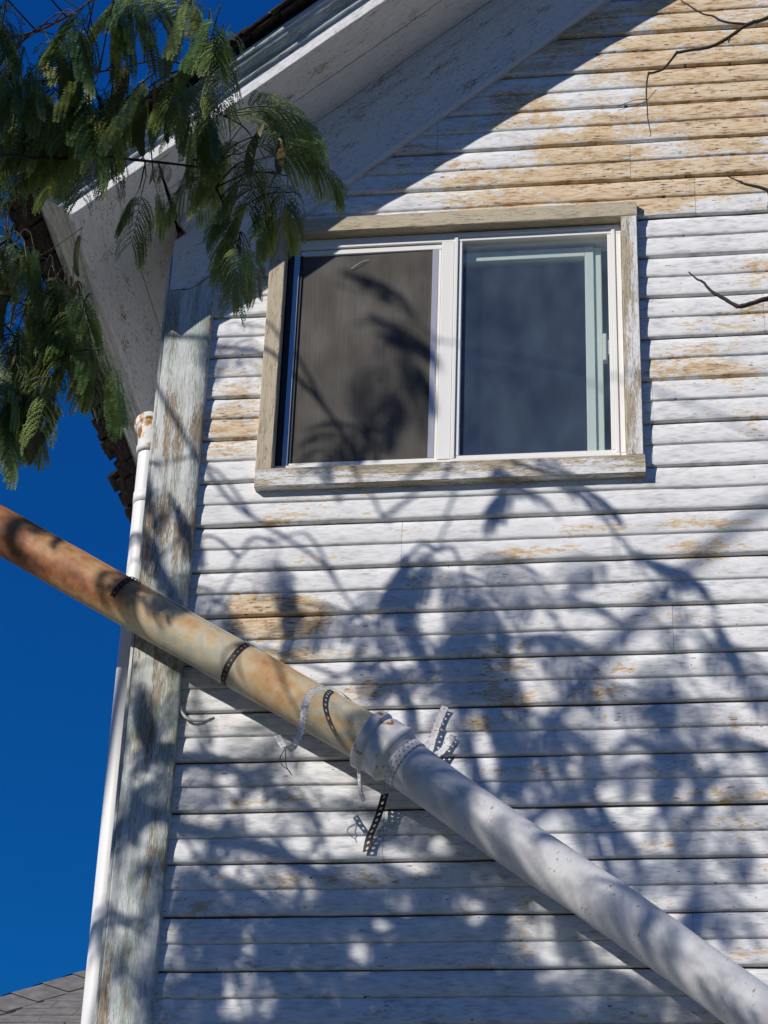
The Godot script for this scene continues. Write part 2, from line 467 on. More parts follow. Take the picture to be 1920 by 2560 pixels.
func speckle_map(w: int, h: int, seed_: int) -> Array:     # mineral granules
	var a := noise_bytes(w, h, 1, 1, 0.01, seed_, 3)
	var c := noise_bytes(w, h, 1, 1, 0.45, seed_ + 1, 1)
	var p := ramp([Color(0.05, 0.05, 0.052), Color(0.12, 0.117, 0.115), Color(0.21, 0.205, 0.20), Color(0.42, 0.41, 0.40)])
	var rgb := PackedByteArray(); rgb.resize(w * h * 3)
	for i in w * h:
		var k: int = clampi((a[i] + c[i] * 2) / 3, 0, 255) * 3
		rgb[i * 3] = p[k]; rgb[i * 3 + 1] = p[k + 1]; rgb[i * 3 + 2] = p[k + 2]
	return [texture(w, h, rgb), texture(w, h, c, Image.FORMAT_L8)]

# ---------------------------------------------------------------- house
func rake_y(x: float) -> float:      # underside of the roof overhang
	return 7.137 + SLOPE * (x + 1.244)

func roof_point(u: float, q: float, z: float) -> Vector3:      # u up the slope from the eave corner, q square to the slope
	return Vector3(-2.161 + ca * u - sa * q, 6.378 + sa * u + ca * q, z)

func siding_board(x0: float, x1: float, y: float, zoff: float, full: bool) -> void:
	# two laps milled into one board, round lower edges; upper end cut to the slope of the roof where it meets it
	var prof := [Vector2(0.001, 0.0015), Vector2(0.014, 0.0005), Vector2(0.0195, 0.0025), Vector2(0.0220, 0.0065), Vector2(0.0222, 0.018), Vector2(0.0205, 0.045), Vector2(0.0175, 0.07), Vector2(0.0140, 0.0868),
		Vector2(0.0085, 0.0890), Vector2(0.0155, 0.0905), Vector2(0.0192, 0.0935), Vector2(0.0205, 0.1015), Vector2(0.0190, 0.13), Vector2(0.0158, 0.155), Vector2(0.0115, 0.1745), Vector2(0.001, ROW - 0.0045)]
	var step := 0.05 if full else 0.4
	var n := maxi(2, int(ceil((x1 - x0) / step)))
	var tilt := rng.randf_range(-0.0012, 0.0012)
	var bow := rng.randf_range(-0.0025, 0.0025)
	var nz := FastNoiseLite.new(); nz.seed = rng.randi_range(0, 99999); nz.frequency = 3.0
	var gap := rng.randf_range(0.0, 0.0025)
	var ends := [x0, x1]
	var st := begin()
	var cols := []
	for k in n + 1:
		var t := float(k) / n
		var col := []
		for i in prof.size():
			var yy: float = y + prof[i].y
			var limit := (yy - 7.0 - 0.10) / SLOPE - 1.244      # the frieze covers this end
			var xa := x0
			if yy > 6.2: xa = maxf(x0, limit)
			var x: float = lerpf(minf(xa, x1 - 0.01), x1, t)
			var wav := nz.get_noise_2d(x, prof[i].y * 10.0) * 0.0024
			var z: float = prof[i].x + zoff + wav * (1.0 if i > 0 and i < prof.size() - 1 else 0.0) + tilt * i / 15.0
			var dy: float = bow * sin(PI * t) + (nz.get_noise_1d(x * 0.7 + 50.0) * 0.0034) + (gap + nz.get_noise_1d(x * 4.0) * 0.0012 if i in [1, 2] else 0.0)
			col.append(Vector3(x, yy + dy, z))
		cols.append(col)
	for k in n:
		for i in prof.size() - 1:
			var g := 1 if i < 7 else (-1 if i == 7 else 3)
			var a: Vector3 = cols[k][i]; var b: Vector3 = cols[k][i + 1]; var c: Vector3 = cols[k + 1][i + 1]; var d: Vector3 = cols[k + 1][i]
			quad(st, a, b, c, d, wall_uv(a), wall_uv(b), wall_uv(c), wall_uv(d), g)
	for e in [0, n]:
		var back := Vector3(cols[e][7].x, y + 0.09, -0.004)
		for i in prof.size() - 1:
			var a: Vector3 = cols[e][i]; var b: Vector3 = cols[e][i + 1]
			if e == 0: tri(st, back, b, a, wall_uv(back), wall_uv(b), wall_uv(a), -1)
			else: tri(st, back, a, b, wall_uv(back), wall_uv(a), wall_uv(b), -1)
	put("siding_board", done(st), M.siding, house)

func build_siding() -> void:
	for k in range(-15, 37):
		var y := 7.269 - ROW * k
		if y < 0.45: break
		if y > 9.55: continue
		var full := y > 3.0 and y < 8.0
		var left := -1.70
		if y + ROW > 6.2: left = (y - 7.1) / SLOPE - 1.30
		left = maxf(left, -1.70)
		var right := 5.30 if y < 6.3 else minf(5.30, 5.30 - (y - 6.3) / SLOPE)
		if right - left < 0.2: continue
		var cuts := []
		var off := rng.randf_range(-0.0012, 0.0012)
		if k >= 5 and k <= 10:
			siding_board(left, -1.476, y, off, true)
			left = -0.088
			off -= 0.003
			if k == 9 or k == 10: cuts.append(-0.045 if k == 9 else -0.05)
		match k:
			3: cuts.append(-0.10)
			4: cuts.append(0.14)
			12: cuts.append(-0.94)
			14: cuts.append(-0.0)
			16, 17, 18: cuts.append(-0.97)
			20: cuts.append(0.03)
			2: cuts.append(-0.85)
			7: cuts.append(0.37)
		if cuts.is_empty() and k % 3 == 0: cuts.append(0.75)
		cuts.append(1.6 + 0.3 * (k % 4))
		var x := left
		for c in cuts:
			if c > x + 0.03 and c < right - 0.1:
				siding_board(x, c - 0.0012, y, off, full)
				x = c
				off = rng.randf_range(-0.0012, 0.0012)
		siding_board(x, right, y, off, false)

func slab(pts: Array, z0: float, z1: float, uv_dir := Vector2(1, 0)) -> ArrayMesh:     # flat polygon (x, y), clockwise seen from +z, from z0 (back) to z1 (front); grain along uv_dir
	var st := begin()
	var n := pts.size()
	var across := Vector2(-uv_dir.y, uv_dir.x)
	var idx := Geometry2D.triangulate_polygon(PackedVector2Array(pts))
	for t in range(0, idx.size(), 3):
		var p := [pts[idx[t]], pts[idx[t + 1]], pts[idx[t + 2]]]
		var cr: float = (p[1] - p[0]).cross(p[2] - p[0])
		if cr > 0: p = [p[0], p[2], p[1]]
		var uv := []
		for q in p: uv.append(Vector2(q.dot(uv_dir), q.dot(across)))
		tri(st, Vector3(p[0].x, p[0].y, z1), Vector3(p[1].x, p[1].y, z1), Vector3(p[2].x, p[2].y, z1), uv[0], uv[1], uv[2], -1)
		tri(st, Vector3(p[0].x, p[0].y, z0), Vector3(p[2].x, p[2].y, z0), Vector3(p[1].x, p[1].y, z0), uv[0], uv[2], uv[1], -1)
	for i in n:
		var a: Vector2 = pts[i]; var b: Vector2 = pts[(i + 1) % n]
		var ua := Vector2(a.dot(uv_dir), a.dot(across)); var ub := Vector2(b.dot(uv_dir), b.dot(across))
		quad(st, Vector3(a.x, a.y, z0), Vector3(b.x, b.y, z0), Vector3(b.x, b.y, z1), Vector3(a.x, a.y, z1), ua + across * 0.02, ub + across * 0.02, ub, ua, -1)
	return done(st)

func build_shell() -> void:      # what the boards are nailed to: closed walls, floor, roof deck and the room behind the window
	var T := 0.13
	var f: Material = M.sheathing
	put_box("front_wall", Vector3(-1.87, 0.3, -T), Vector3(-1.44, 6.25, -0.005), f, house)
	put_box("front_wall", Vector3(-0.125, 0.3, -T), Vector3(5.32, 6.25, -0.005), f, house)
	put_box("front_wall", Vector3(-1.44, 0.3, -T), Vector3(-0.125, 5.47, -0.005), f, house)
	put("gable_wall", slab([Vector2(-1.87, 6.25), Vector2(-1.87, 6.6), Vector2(1.725, 9.57), Vector2(5.32, 6.6), Vector2(5.32, 6.25), Vector2(-0.125, 6.25), Vector2(-0.125, 6.545), Vector2(-1.44, 6.545), Vector2(-1.44, 6.25)], -T, -0.005), f, house)
	put_box("side_wall", Vector3(-1.87, 0.3, -9.0), Vector3(-1.74, 6.55, -T - 0.003), M.eaves, house)
	put_box("side_wall", Vector3(5.19, 0.3, -9.0), Vector3(5.32, 6.55, -T - 0.003), M.eaves, house)
	put("back_wall", slab([Vector2(-1.735, 0.3), Vector2(-1.735, 6.6), Vector2(1.725, 9.45), Vector2(5.185, 6.6), Vector2(5.185, 0.3)], -9.0, -8.87), M.eaves, house)
	put_box("foundation", Vector3(-1.85, 0.0, -8.98), Vector3(5.3, 0.295, -0.02), plain(Color(0.25, 0.24, 0.22), 0.9), house)
	# the room
	put_box("floor", Vector3(-1.73, 4.3, -4.0), Vector3(3.0, 4.4, -T - 0.004), M.room, house)
	put_box("ceiling", Vector3(-1.73, 6.72, -4.0), Vector3(3.0, 6.78, -T - 0.004), M.room, house)
	put_box("inner_wall", Vector3(-1.73, 4.405, -4.1), Vector3(3.0, 6.715, -4.0), M.room, house)
	put_box("inner_wall", Vector3(3.0, 4.3, -4.1), Vector3(3.1, 6.78, -T - 0.004), M.room, house)
	# roof deck, two slopes
	var len_u := (1.725 + 2.161) / ca
	for side in 2:
		var st := begin()
		var c := roof_point(len_u / 2 - 0.02, 0.147, -4.27)
		var b := Basis(Vector3(ca, sa, 0), Vector3(-sa, ca, 0), Vector3(0, 0, 1))
		if side == 1:
			c.x = 2 * 1.725 - c.x
			b = Basis(Vector3(ca, -sa, 0), Vector3(sa, ca, 0), Vector3(0, 0, 1))
		plank(st, Transform3D(b, c), Vector3(len_u + 0.02, 0.018, 9.46), 0.002)
		put("roof_deck", done(st), M.sheathing, house)

func eave_frame(z: float) -> float:      # the eave sags and drifts outwards towards the back
	return -0.045 * clampf(0.43 - z, 0.0, 3.0)

func build_roof_edge() -> void:
	var zf := 0.436
	# soffit boards along the rake
	for k in 2:
		var st := begin()
		var wz := 0.185
		var z := 0.047 + wz * k
		var u0 := 0.40
		plank(st, Transform3D(Basis(Vector3(ca, sa, 0), Vector3(0, 0, -1), Vector3(-sa, ca, 0)), roof_point(u0 + 2.3, 0.010, z + wz / 2)), Vector3(4.6, wz - 0.004, 0.016), 0.002, 0.0004, 24, Vector2(0.3 * k, 0.25 * k))
		put("soffit_board", done(st), M.eaves, house)
	# soffit boards of the eave, running back along the side of the house
	for k in 2:
		var st := begin()
		var wu := 0.193
		var segs := 14
		var len_z := 5.2
		var c := roof_point(0.008 + wu * (k + 0.5), 0.010, zf - 0.022 - len_z / 2)
		plank(st, Transform3D(Basis(Vector3(-0.045 * ca, -0.045 * sa, -1), Vector3(ca, sa, 0), Vector3(-sa, ca, 0)), c + Vector3(-ca, -sa, 0) * 0.045 * len_z / 2), Vector3(len_z, wu - 0.002, 0.016), 0.002, 0.0004, segs, Vector2(0.7 * k + 0.2, 0.15 + 0.3 * k))
		put("soffit_board", done(st), M.eaves, house)
	# fascia, crown and the strips over it: one profile (p outwards, q square to the roof), mitred round the corner
	var parts := {
		"fascia_board": [[Vector2(-0.02, 0.0), Vector2(-0.001, 0.0), Vector2(0.0, 0.002), Vector2(0.0, 0.058), Vector2(-0.02, 0.058)], [-1, -1, -1, -1, -1], M.fascia],
		"crown_moulding": [[Vector2(0.0015, 0.052), Vector2(0.011, 0.053), Vector2(0.0145, 0.058), Vector2(0.013, 0.064), Vector2(0.0105, 0.067), Vector2(0.016, 0.075), Vector2(0.026, 0.083), Vector2(0.037, 0.090), Vector2(0.045, 0.099), Vector2(0.048, 0.108), Vector2(0.048, 0.112), Vector2(0.056, 0.114), Vector2(0.058, 0.118), Vector2(0.058, 0.134), Vector2(0.0015, 0.134)], [-1, 1, 1, 1, -1, 2, 2, 2, 2, -1, -1, 3, -1, -1, -1], M.crown],
	}
	for called in parts:
		var prof: Array = parts[called][0]
		var groups: Array = parts[called][1]
		for run in 2:       # 0: up the rake, 1: back along the eave
			var st := begin()
			var n := 30
			var length := 4.9 if run == 0 else 5.2
			var edges := prof.size()
			var rows := []
			for k in n + 1:
				var row := []
				for p in prof:
					var s := length * k / n
					if run == 0:
						row.append(roof_point(lerpf(-p.x, length, float(k) / n), p.y + 0.0008 * sin(s * 7.0), zf + p.x + 0.0006 * sin(s * 11.0)))
					else:
						var z := lerpf(zf + p.x, zf - length, float(k) / n)
						row.append(roof_point(-p.x + eave_frame(z), p.y + 0.001 * sin(s * 5.0), z))
				rows.append(row)
			for k in n:
				var v := 0.0
				for i in edges:
					var j := (i + 1) % edges
					var dv: float = prof[i].distance_to(prof[j])
					var u0 := length * k / n + run * 0.37
					var u1 := length * (k + 1) / n + run * 0.37
					if run == 0: quad(st, rows[k][i], rows[k][j], rows[k + 1][j], rows[k + 1][i], Vector2(u0, v), Vector2(u0, v + dv), Vector2(u1, v + dv), Vector2(u1, v), groups[i])
					else: quad(st, rows[k][i], rows[k + 1][i], rows[k + 1][j], rows[k][j], Vector2(u0, v), Vector2(u1, v), Vector2(u1, v + dv), Vector2(u0, v + dv), groups[i])
					v += dv
			put(called, done(st), parts[called][2], house)
	# bed moulding under the soffit and the frieze board below it
	var st2 := begin()
	var bed := [Vector2(0.012, -0.070), Vector2(0.024, -0.070), Vector2(0.028, -0.066), Vector2(0.028, -0.058), Vector2(0.033, -0.046), Vector2(0.041, -0.036), Vector2(0.046, -0.022), Vector2(0.046, -0.008), Vector2(0.050, -0.006), Vector2(0.050, 0.001), Vector2(0.012, 0.001)]
	var frames := []
	for k in 31:
		frames.append(Transform3D(Basis(Vector3(ca, sa, 0), Vector3(-sa, ca, 0), Vector3(0, 0, 1)), roof_point(0.385 + 4.4 * k / 30.0, 0.0, 0.0)))
	sweep(st2, bed, [-1, -1, -1, 1, 1, 1, 1, -1, -1, -1, -1], frames, 1.0, 0.1, true)
	put("bed_moulding", done(st2), M.eaves, house)
	var fr := []
	var top := -0.068
	for p in [[-1.868, 0.0], [1.4, 0.0]]:
		fr.append(Vector2(p[0], rake_y(p[0]) + top / ca))
	var lower := func(x: float) -> float: return 6.758 + 0.836 * (x + 1.229)
	var frieze := [fr[0], fr[1], Vector2(1.4, lower.call(1.4)), Vector2(-0.2, lower.call(-0.2)), Vector2(-1.692, lower.call(-1.692)), Vector2(-1.745, 6.325), Vector2(-1.79, 6.307), Vector2(-1.868, 6.302)]
	put("frieze_board", slab(frieze, 0.004, 0.036, Vector2(ca, sa)), M.eaves, house)
	# rounded lower edge of the frieze
	var st3 := begin()
	var bead := []
	for k in 9: bead.append(Vector2(0.030 + 0.012 * sin(PI * k / 8.0), -0.016 + 0.016 * (1.0 - cos(PI * k / 8.0)) / 2.0 * 2.0 - 0.0))
	var fr2 := []
	for k in 31:
		var x := -1.66 + 3.05 * k / 30.0
		fr2.append(Transform3D(Basis(Vector3(ca, sa, 0), Vector3(-sa, ca, 0), Vector3(0, 0, 1)), Vector3(x, lower.call(x), 0.0)))
	bead.append(Vector2(0.005, 0.014)); bead.append(Vector2(0.005, -0.016))
	sweep(st3, bead, [1, 1, 1, 1, 1, 1, 1, 1, -1, -1, -1], fr2, 1.0, 0.3, true)
	put("frieze_bead", done(st3), M.eaves, house)

func build_shingles() -> void:
	# rake: two ragged layers of old wooden shingle butts showing past the crown; eave: thick rotten edge in three layers
	var roof := Node3D.new(); roof.name = "roof_covering"; house.add_child(roof)
	var u := -0.05
	while u < 4.5:
		var w := rng.randf_range(0.11, 0.2)
		for lay in 2:
			var st := begin()
			var reach := 0.088 + 0.018 * lay + rng.randf_range(-0.012, 0.01)
			var dz := 0.42 + reach
			plank(st, Transform3D(Basis(Vector3(ca, sa, 0), Vector3(-sa, ca, 0), Vector3(0, 0, 1)).rotated(Vector3(0, 0, 1), 0.035 + rng.randf_range(-0.01, 0.02)), roof_point(u + w / 2 - 0.03 * lay, 0.165 + 0.014 * lay + rng.randf_range(0, 0.004), 0.436 + reach - dz / 2)), Vector3(w * 1.12, 0.010, dz), 0.002, 0.0012, 2, Vector2(rng.randf(), rng.randf()), Vector2(3, 3))
			put("shingle", done(st), M.old_shingle, roof)
		u += w * 0.94
	var z := 0.50
	while z > -4.2:
		var w := rng.randf_range(0.055, 0.15)
		for lay in 3:
			if rng.randf() < 0.10: continue
			var st := begin()
			var reach := 0.125 + 0.024 * lay + rng.randf_range(-0.035, 0.03)
			if rng.randf() < 0.12: reach -= 0.05
			var du := 0.36 + reach
			plank(st, Transform3D(Basis(Vector3(0, 0, 1), Vector3(-sa, ca, 0), Vector3(-ca, -sa, 0)).rotated(Vector3(0, 0, 1), rng.randf_range(-0.02, 0.07)), roof_point(-reach + du / 2 + eave_frame(z), 0.163 + 0.013 * lay + rng.randf_range(0, 0.005), z - w / 2 + 0.02 * lay)), Vector3(w * 1.08, 0.011, du), 0.003, 0.0035, 3, Vector2(rng.randf(), rng.randf()), Vector2(3, 3))
			put("shingle", done(st), M.old_shingle, roof)
		z -= w * 0.97
	# field of the roof, never seen from below: one sheet
	var st4 := begin()
	plank(st4, Transform3D(Basis(Vector3(ca, sa, 0), Vector3(-sa, ca, 0), Vector3(0, 0, 1)), roof_point(2.65, 0.205, -4.25)), Vector3(4.8, 0.012, 9.3), 0.002)
	put("roofing_sheet", done(st4), M.asphalt, roof)
	var st5 := begin()
	var c5 := roof_point(2.5, 0.19, -4.25); c5.x = 3.45 - c5.x
	plank(st5, Transform3D(Basis(Vector3(ca, -sa, 0), Vector3(sa, ca, 0), Vector3(0, 0, 1)), c5), Vector3(5.0, 0.02, 9.5), 0.002)
	put("roofing_sheet", done(st5), M.asphalt, roof)

func build_corner() -> void:
	var st := begin()
	# front board, with its own cut top; uv over its visible length
	var top := [Vector2(-1.868, 6.296), Vector2(-1.79, 6.300), Vector2(-1.745, 6.318), Vector2(-1.692, 6.360)]
	var uvc := func(p: Vector3) -> Vector2: return Vector2((p.x + 1.9) / 0.22 + p.z * 2.0, (6.4 - p.y) / 3.2)
	var ys := []
	for k in 40: ys.append(0.3 + k * 0.15)
	var xs := [-1.868, -1.864, -1.845, -1.79, -1.745, -1.697, -1.692]
	var zs := [0.046, 0.050, 0.0505, 0.050, 0.0498, 0.050, 0.045]
	var prev := []
	for k in 41:
		var row := [Vector3(-1.868, 0.0, 0.0)]
		for i in xs.size():
			var ty: float = 6.29 + (0.075 * smoothstep(-1.77, -1.692, xs[i]))
			var y: float = ys[k] if k < 40 else ty
			row.append(Vector3(xs[i] + 0.0012 * sin(y * 3.1 + i), minf(y, ty), zs[i] + 0.0008 * sin(y * 5.0 + i * 2.0)))
		row[0] = Vector3(-1.868, row[1].y, 0.0)
		row.append(Vector3(-1.692, row[-1].y, 0.0))
		if k > 0:
			for i in row.size() - 1:
				quad(st, prev[i], row[i], row[i + 1], prev[i + 1], uvc.call(prev[i]), uvc.call(row[i]), uvc.call(row[i + 1]), uvc.call(prev[i + 1]), -1 if i < 2 or i > 6 else 1)
		prev = row
	for i in prev.size() - 2:
		tri(st, prev[0], prev[i + 1], prev[i + 2], Vector2.ZERO, Vector2.ZERO, Vector2.ZERO, -1)
	put("corner_board", done(st), M.corner, house)
	# side board: its edge shows left of the front board
	var sb := begin()
	plank(sb, Transform3D(Basis(Vector3(0, 1, 0), Vector3(-1, 0, 0), Vector3(0, 0, 1)), Vector3(-1.8765, 3.38, -0.030)), Vector3(6.16, 0.013, 0.140), 0.003, 0.0006, 30, Vector2(0.2, 0.4))
	put("corner_board", done(sb), M.crown, house)

func build_window() -> void:
	var F := 0.052
	# casing
	var head := begin()
	plank(head, Transform3D(Basis.IDENTITY, Vector3(-0.781, 6.5625, F / 2 - 0.001)), Vector3(1.40, 0.067, F + 0.002), 0.003, 0.0005, 16, Vector2(0.1, 0.0))
	put("window_casing", done(head), M.bare, house)
	var leftb := begin()
	plank(leftb, Transform3D(Basis(Vector3(0, 1, 0), Vector3(-1, 0, 0), Vector3(0, 0, 1)), Vector3(-1.4505, 6.0065, F / 2)), Vector3(1.04, 0.061, F), 0.003, 0.0005, 12, Vector2(0.6, 0.03))
	put("window_casing", done(leftb), M.bare, house)
	var rightb := begin()
	plank(rightb, Transform3D(Basis(Vector3(0, 1, 0), Vector3(-1, 0, 0), Vector3(0, 0, 1)), Vector3(-0.1115, 6.0065, F / 2)), Vector3(1.04, 0.061, F), 0.003, 0.0005, 12, Vector2(0.0, 0.90), Vector2(1, -12.5))
	put("window_casing", done(rightb), M.half, house)
	var sill := begin()
	plank(sill, Transform3D(Basis.IDENTITY, Vector3(-0.778, 5.4455, F / 2 + 0.002)), Vector3(1.402, 0.077, F + 0.006), 0.004, 0.0006, 16, Vector2(0.3, 0.90), Vector2(1, -10.0))
	put("window_casing", done(sill), M.half, house)
	var win := Node3D.new(); win.name = "window"; house.add_child(win)
	var x0 := -1.418; var x1 := -0.144; var y0 := 5.487; var y1 := 6.527
	# outer frame
	put_box("frame", Vector3(x0, y1 - 0.042, -0.11), Vector3(x1, y1, 0.004), M.vinyl, win)
	put_box("frame", Vector3(x0, y0, -0.11), Vector3(x1, y0 + 0.036, 0.004), M.vinyl, win)
	put_box("frame", Vector3(x0, y0 + 0.037, -0.11), Vector3(x0 + 0.022, y1 - 0.043, -0.004), M.gasket, win)
	put_box("frame", Vector3(x0 + 0.0225, y0 + 0.037, -0.11), Vector3(x0 + 0.045, y1 - 0.043, 0.002), M.alu, win)
	put_box("frame", Vector3(x1 - 0.022, y0 + 0.037, -0.11), Vector3(x1, y1 - 0.043, 0.004), M.vinyl, win)
	put_box("mullion", Vector3(-0.824, y0 + 0.037, -0.06), Vector3(-0.776, y1 - 0.043, 0.006), M.vinyl, win)
	# glazing beads round the fixed pane, with a step
	for lay in 2:
		var g := 0.0 + 0.015 * lay
		var zz := 0.010 - 0.008 * lay
		var gx0 := -0.775 + g; var gx1 := x1 - 0.0225 - g; var gy0 := y0 + 0.0015 + g; var gy1 := y1 - 0.006 - g
		put_box("glazing_bead", Vector3(gx0, gy1 - 0.0145, -0.03), Vector3(gx1, gy1, zz), M.vinyl, win)
		put_box("glazing_bead", Vector3(gx0, gy0 + 0.02, -0.03), Vector3(gx1, gy0 + 0.0345, zz), M.vinyl, win)
		put_box("glazing_bead", Vector3(gx0, gy0 + 0.035, -0.03), Vector3(gx0 + 0.0145, gy1 - 0.015, zz), M.vinyl, win)
		put_box("glazing_bead", Vector3(gx1 - 0.0145, gy0 + 0.035, -0.03), Vector3(gx1, gy1 - 0.015, zz), M.vinyl, win)
	put_box("pane", Vector3(-0.748, y0 + 0.05, -0.0205), Vector3(-0.194, y1 - 0.035, -0.0165), M.glass, win, 0.0)
	var du := begin()
	quad(du, Vector3(-0.745, y0 + 0.052, -0.0155), Vector3(-0.745, y1 - 0.037, -0.0155), Vector3(-0.196, y1 - 0.037, -0.0155), Vector3(-0.196, y0 + 0.052, -0.0155), Vector2(0, 1), Vector2(0, 0), Vector2(1, 0), Vector2(1, 1), 1)
	put("dust_film", done(du), M.dust, win)
	# insect screen in its frame over the open half
	var sx0 := x0 + 0.048; var sx1 := -0.826; var sy0 := y0 + 0.037; var sy1 := y1 - 0.046
	put_box("screen_frame", Vector3(sx0, sy1 - 0.022, -0.018), Vector3(sx1, sy1, -0.004), M.vinyl, win)
	put_box("screen_frame", Vector3(sx0, sy0, -0.018), Vector3(sx1, sy0 + 0.012, -0.004), M.vinyl, win)
	put_box("screen_frame", Vector3(sx0, sy0 + 0.0125, -0.018), Vector3(sx0 + 0.008, sy1 - 0.0225, -0.004), M.gasket, win)
	put_box("screen_frame", Vector3(sx1 - 0.034, sy0 + 0.0125, -0.018), Vector3(sx1 - 0.012, sy1 - 0.0225, -0.003), M.alu, win)
	put_box("screen_frame", Vector3(sx1 - 0.0115, sy0 + 0.0125, -0.018), Vector3(sx1, sy1 - 0.0225, -0.006), M.vinyl, win)
	var sc := begin()
	var a := Vector3(sx0 + 0.008, sy0 + 0.0125, -0.011); var b := Vector3(sx1 - 0.034, sy1 - 0.0225, -0.011)
	for i in 8:
		for j in 8:
			var p := []
			for c in [[0, 0], [0, 1], [1, 1], [1, 0]]:
				var t := Vector2((i + c[0]) / 8.0, (j + c[1]) / 8.0)
				p.append(Vector3(lerpf(a.x, b.x, t.x), lerpf(a.y, b.y, t.y), a.z + 0.002 * sin(t.x * 5.0) * sin(t.y * 4.0)))
			quad(sc, p[0], p[1], p[2], p[3], Vector2(i / 8.0, 1 - j / 8.0), Vector2(i / 8.0, 1 - (j + 1) / 8.0), Vector2((i + 1) / 8.0, 1 - (j + 1) / 8.0), Vector2((i + 1) / 8.0, 1 - j / 8.0), 1)
	put("insect_screen", done(sc), M.screen, win)
	# a thread caught on the screen
	var th := begin()
	branch(th, [at(878, 672, -0.006), at(893, 661, -0.003), at(908, 653, -0.004), at(922, 650, -0.007)], 0.0011, 0.0008, 5)
	put("thread", done(th), M.vinyl, win)
	# sliding sash pushed open behind the fixed pane
	var zb := -0.095; var zt := -0.052
	put_box("sash", Vector3(-0.284, y0 + 0.038, zb), Vector3(-0.250, y1 - 0.058, zt), M.sash, win)
	put_box("sash", Vector3(-0.2495, y0 + 0.038, zb), Vector3(-0.222, y1 - 0.058, zt - 0.010), M.sash, win)
	put_box("sash", Vector3(-0.80, y1 - 0.10, zb), Vector3(-0.2845, y1 - 0.058, zt), M.sash, win)
	put_box("sash", Vector3(-0.80, y0 + 0.038, zb), Vector3(-0.2845, y0 + 0.075, zt), M.sash, win)
	put_box("sash", Vector3(-0.80, y0 + 0.0755, zb), Vector3(-0.76, y1 - 0.1005, zt), M.sash, win)
	put_box("pane", Vector3(-0.762, y0 + 0.073, -0.078), Vector3(-0.283, y1 - 0.098, -0.073), M.clear, win, 0.0)
	var latch := put_box("latch", Vector3(-0.2215, 5.955, -0.082), Vector3(-0.206, 6.07, -0.05), M.latch, win, 0.004)
	latch.name = "latch"
	put_box("latch", Vector3(-0.2055, 5.985, -0.075), Vector3(-0.196, 6.045, -0.058), M.latch, win, 0.003)

# ---------------------------------------------------------------- pipes and straps
func ring_frame(d: Vector3) -> Basis:
	var s := d.cross(Vector3.UP).normalized()
	return Basis(d, s.cross(d).normalized(), s)

func strap(path: Array, width_dir: Array, width: float, pitch: float, hole: float) -> ArrayMesh:
	# perforated band: path points with, at each, the direction across the band
	var st := begin()
	var total := 0.0
	var acc := [0.0]
	for k in path.size() - 1:
		total += (path[k] as Vector3).distance_to(path[k + 1])
		acc.append(total)
	var sample := func(s: float) -> Array:
		s = clampf(s, 0.0, total)
		var k := 0
		while k < path.size() - 2 and acc[k + 1] < s: k += 1
		var t: float = (s - acc[k]) / maxf(acc[k + 1] - acc[k], 1e-6)
		return [(path[k] as Vector3).lerp(path[k + 1], t), (width_dir[k] as Vector3).lerp(width_dir[k + 1], t).normalized()]
	var cells := maxi(1, int(round(total / pitch)))
	var len_c := total / cells
	for c in cells:
		var s0 := c * len_c
		var mid := s0 + len_c / 2
		var inner := []
		var outer := []
		for i in 12:
			var ang := TAU * (i + 0.5) / 12
			var hx := cos(ang) * hole; var hy := sin(ang) * hole
			var r: Array = sample.call(mid + hx)
			inner.append([r[0] + r[1] * hy, Vector2(mid + hx, hy)])
			# matching point on the cell's border
			var ex: float; var ey: float
			var kx := (len_c / 2) / maxf(absf(cos(ang)), 1e-5); var ky := (width / 2) / maxf(absf(sin(ang)), 1e-5)
			var kk := minf(kx, ky)
			ex = cos(ang) * kk; ey = sin(ang) * kk
			var q: Array = sample.call(mid + ex)
			outer.append([q[0] + q[1] * ey, Vector2(mid + ex, ey)])
		for i in 12:
			var j := (i + 1) % 12
			quad(st, inner[i][0], outer[i][0], outer[j][0], inner[j][0], inner[i][1] * 8.0, outer[i][1] * 8.0, outer[j][1] * 8.0, inner[j][1] * 8.0, 1)
		for cx in [-1, 1]:
			for cy in [-1, 1]:      # the four corners of the cell
				var q: Array = sample.call(mid + cx * len_c / 2)
				var corner: Vector3 = q[0] + q[1] * (cy * width / 2)
				var near := []
				for i in 12:
					var ang := TAU * (i + 0.5) / 12
					if signf(cos(ang)) == cx and signf(sin(ang)) == cy: near.append(outer[i])
				near.sort_custom(func(m, n): return (m[0] as Vector3).distance_to(corner) < (n[0] as Vector3).distance_to(corner))
				tri(st, corner, near[0][0], near[1][0], near[0][1] * 8.0, near[0][1] * 8.0, near[1][1] * 8.0, 1)
	return done(st)

func ring_strap(c: Vector3, d: Vector3, r: float, a0: float, a1: float, width: float, skew := 0.0) -> Array:     # [path, width directions] round a pipe
	var f := ring_frame(d)
	var path := []; var dirs := []
	for k in 33:
		var a := lerpf(a0, a1, k / 32.0)
		path.append(c + (f.y * sin(a) + f.z * cos(a)) * r + d * skew * sin(a))
		dirs.append(d)
	return [path, dirs]

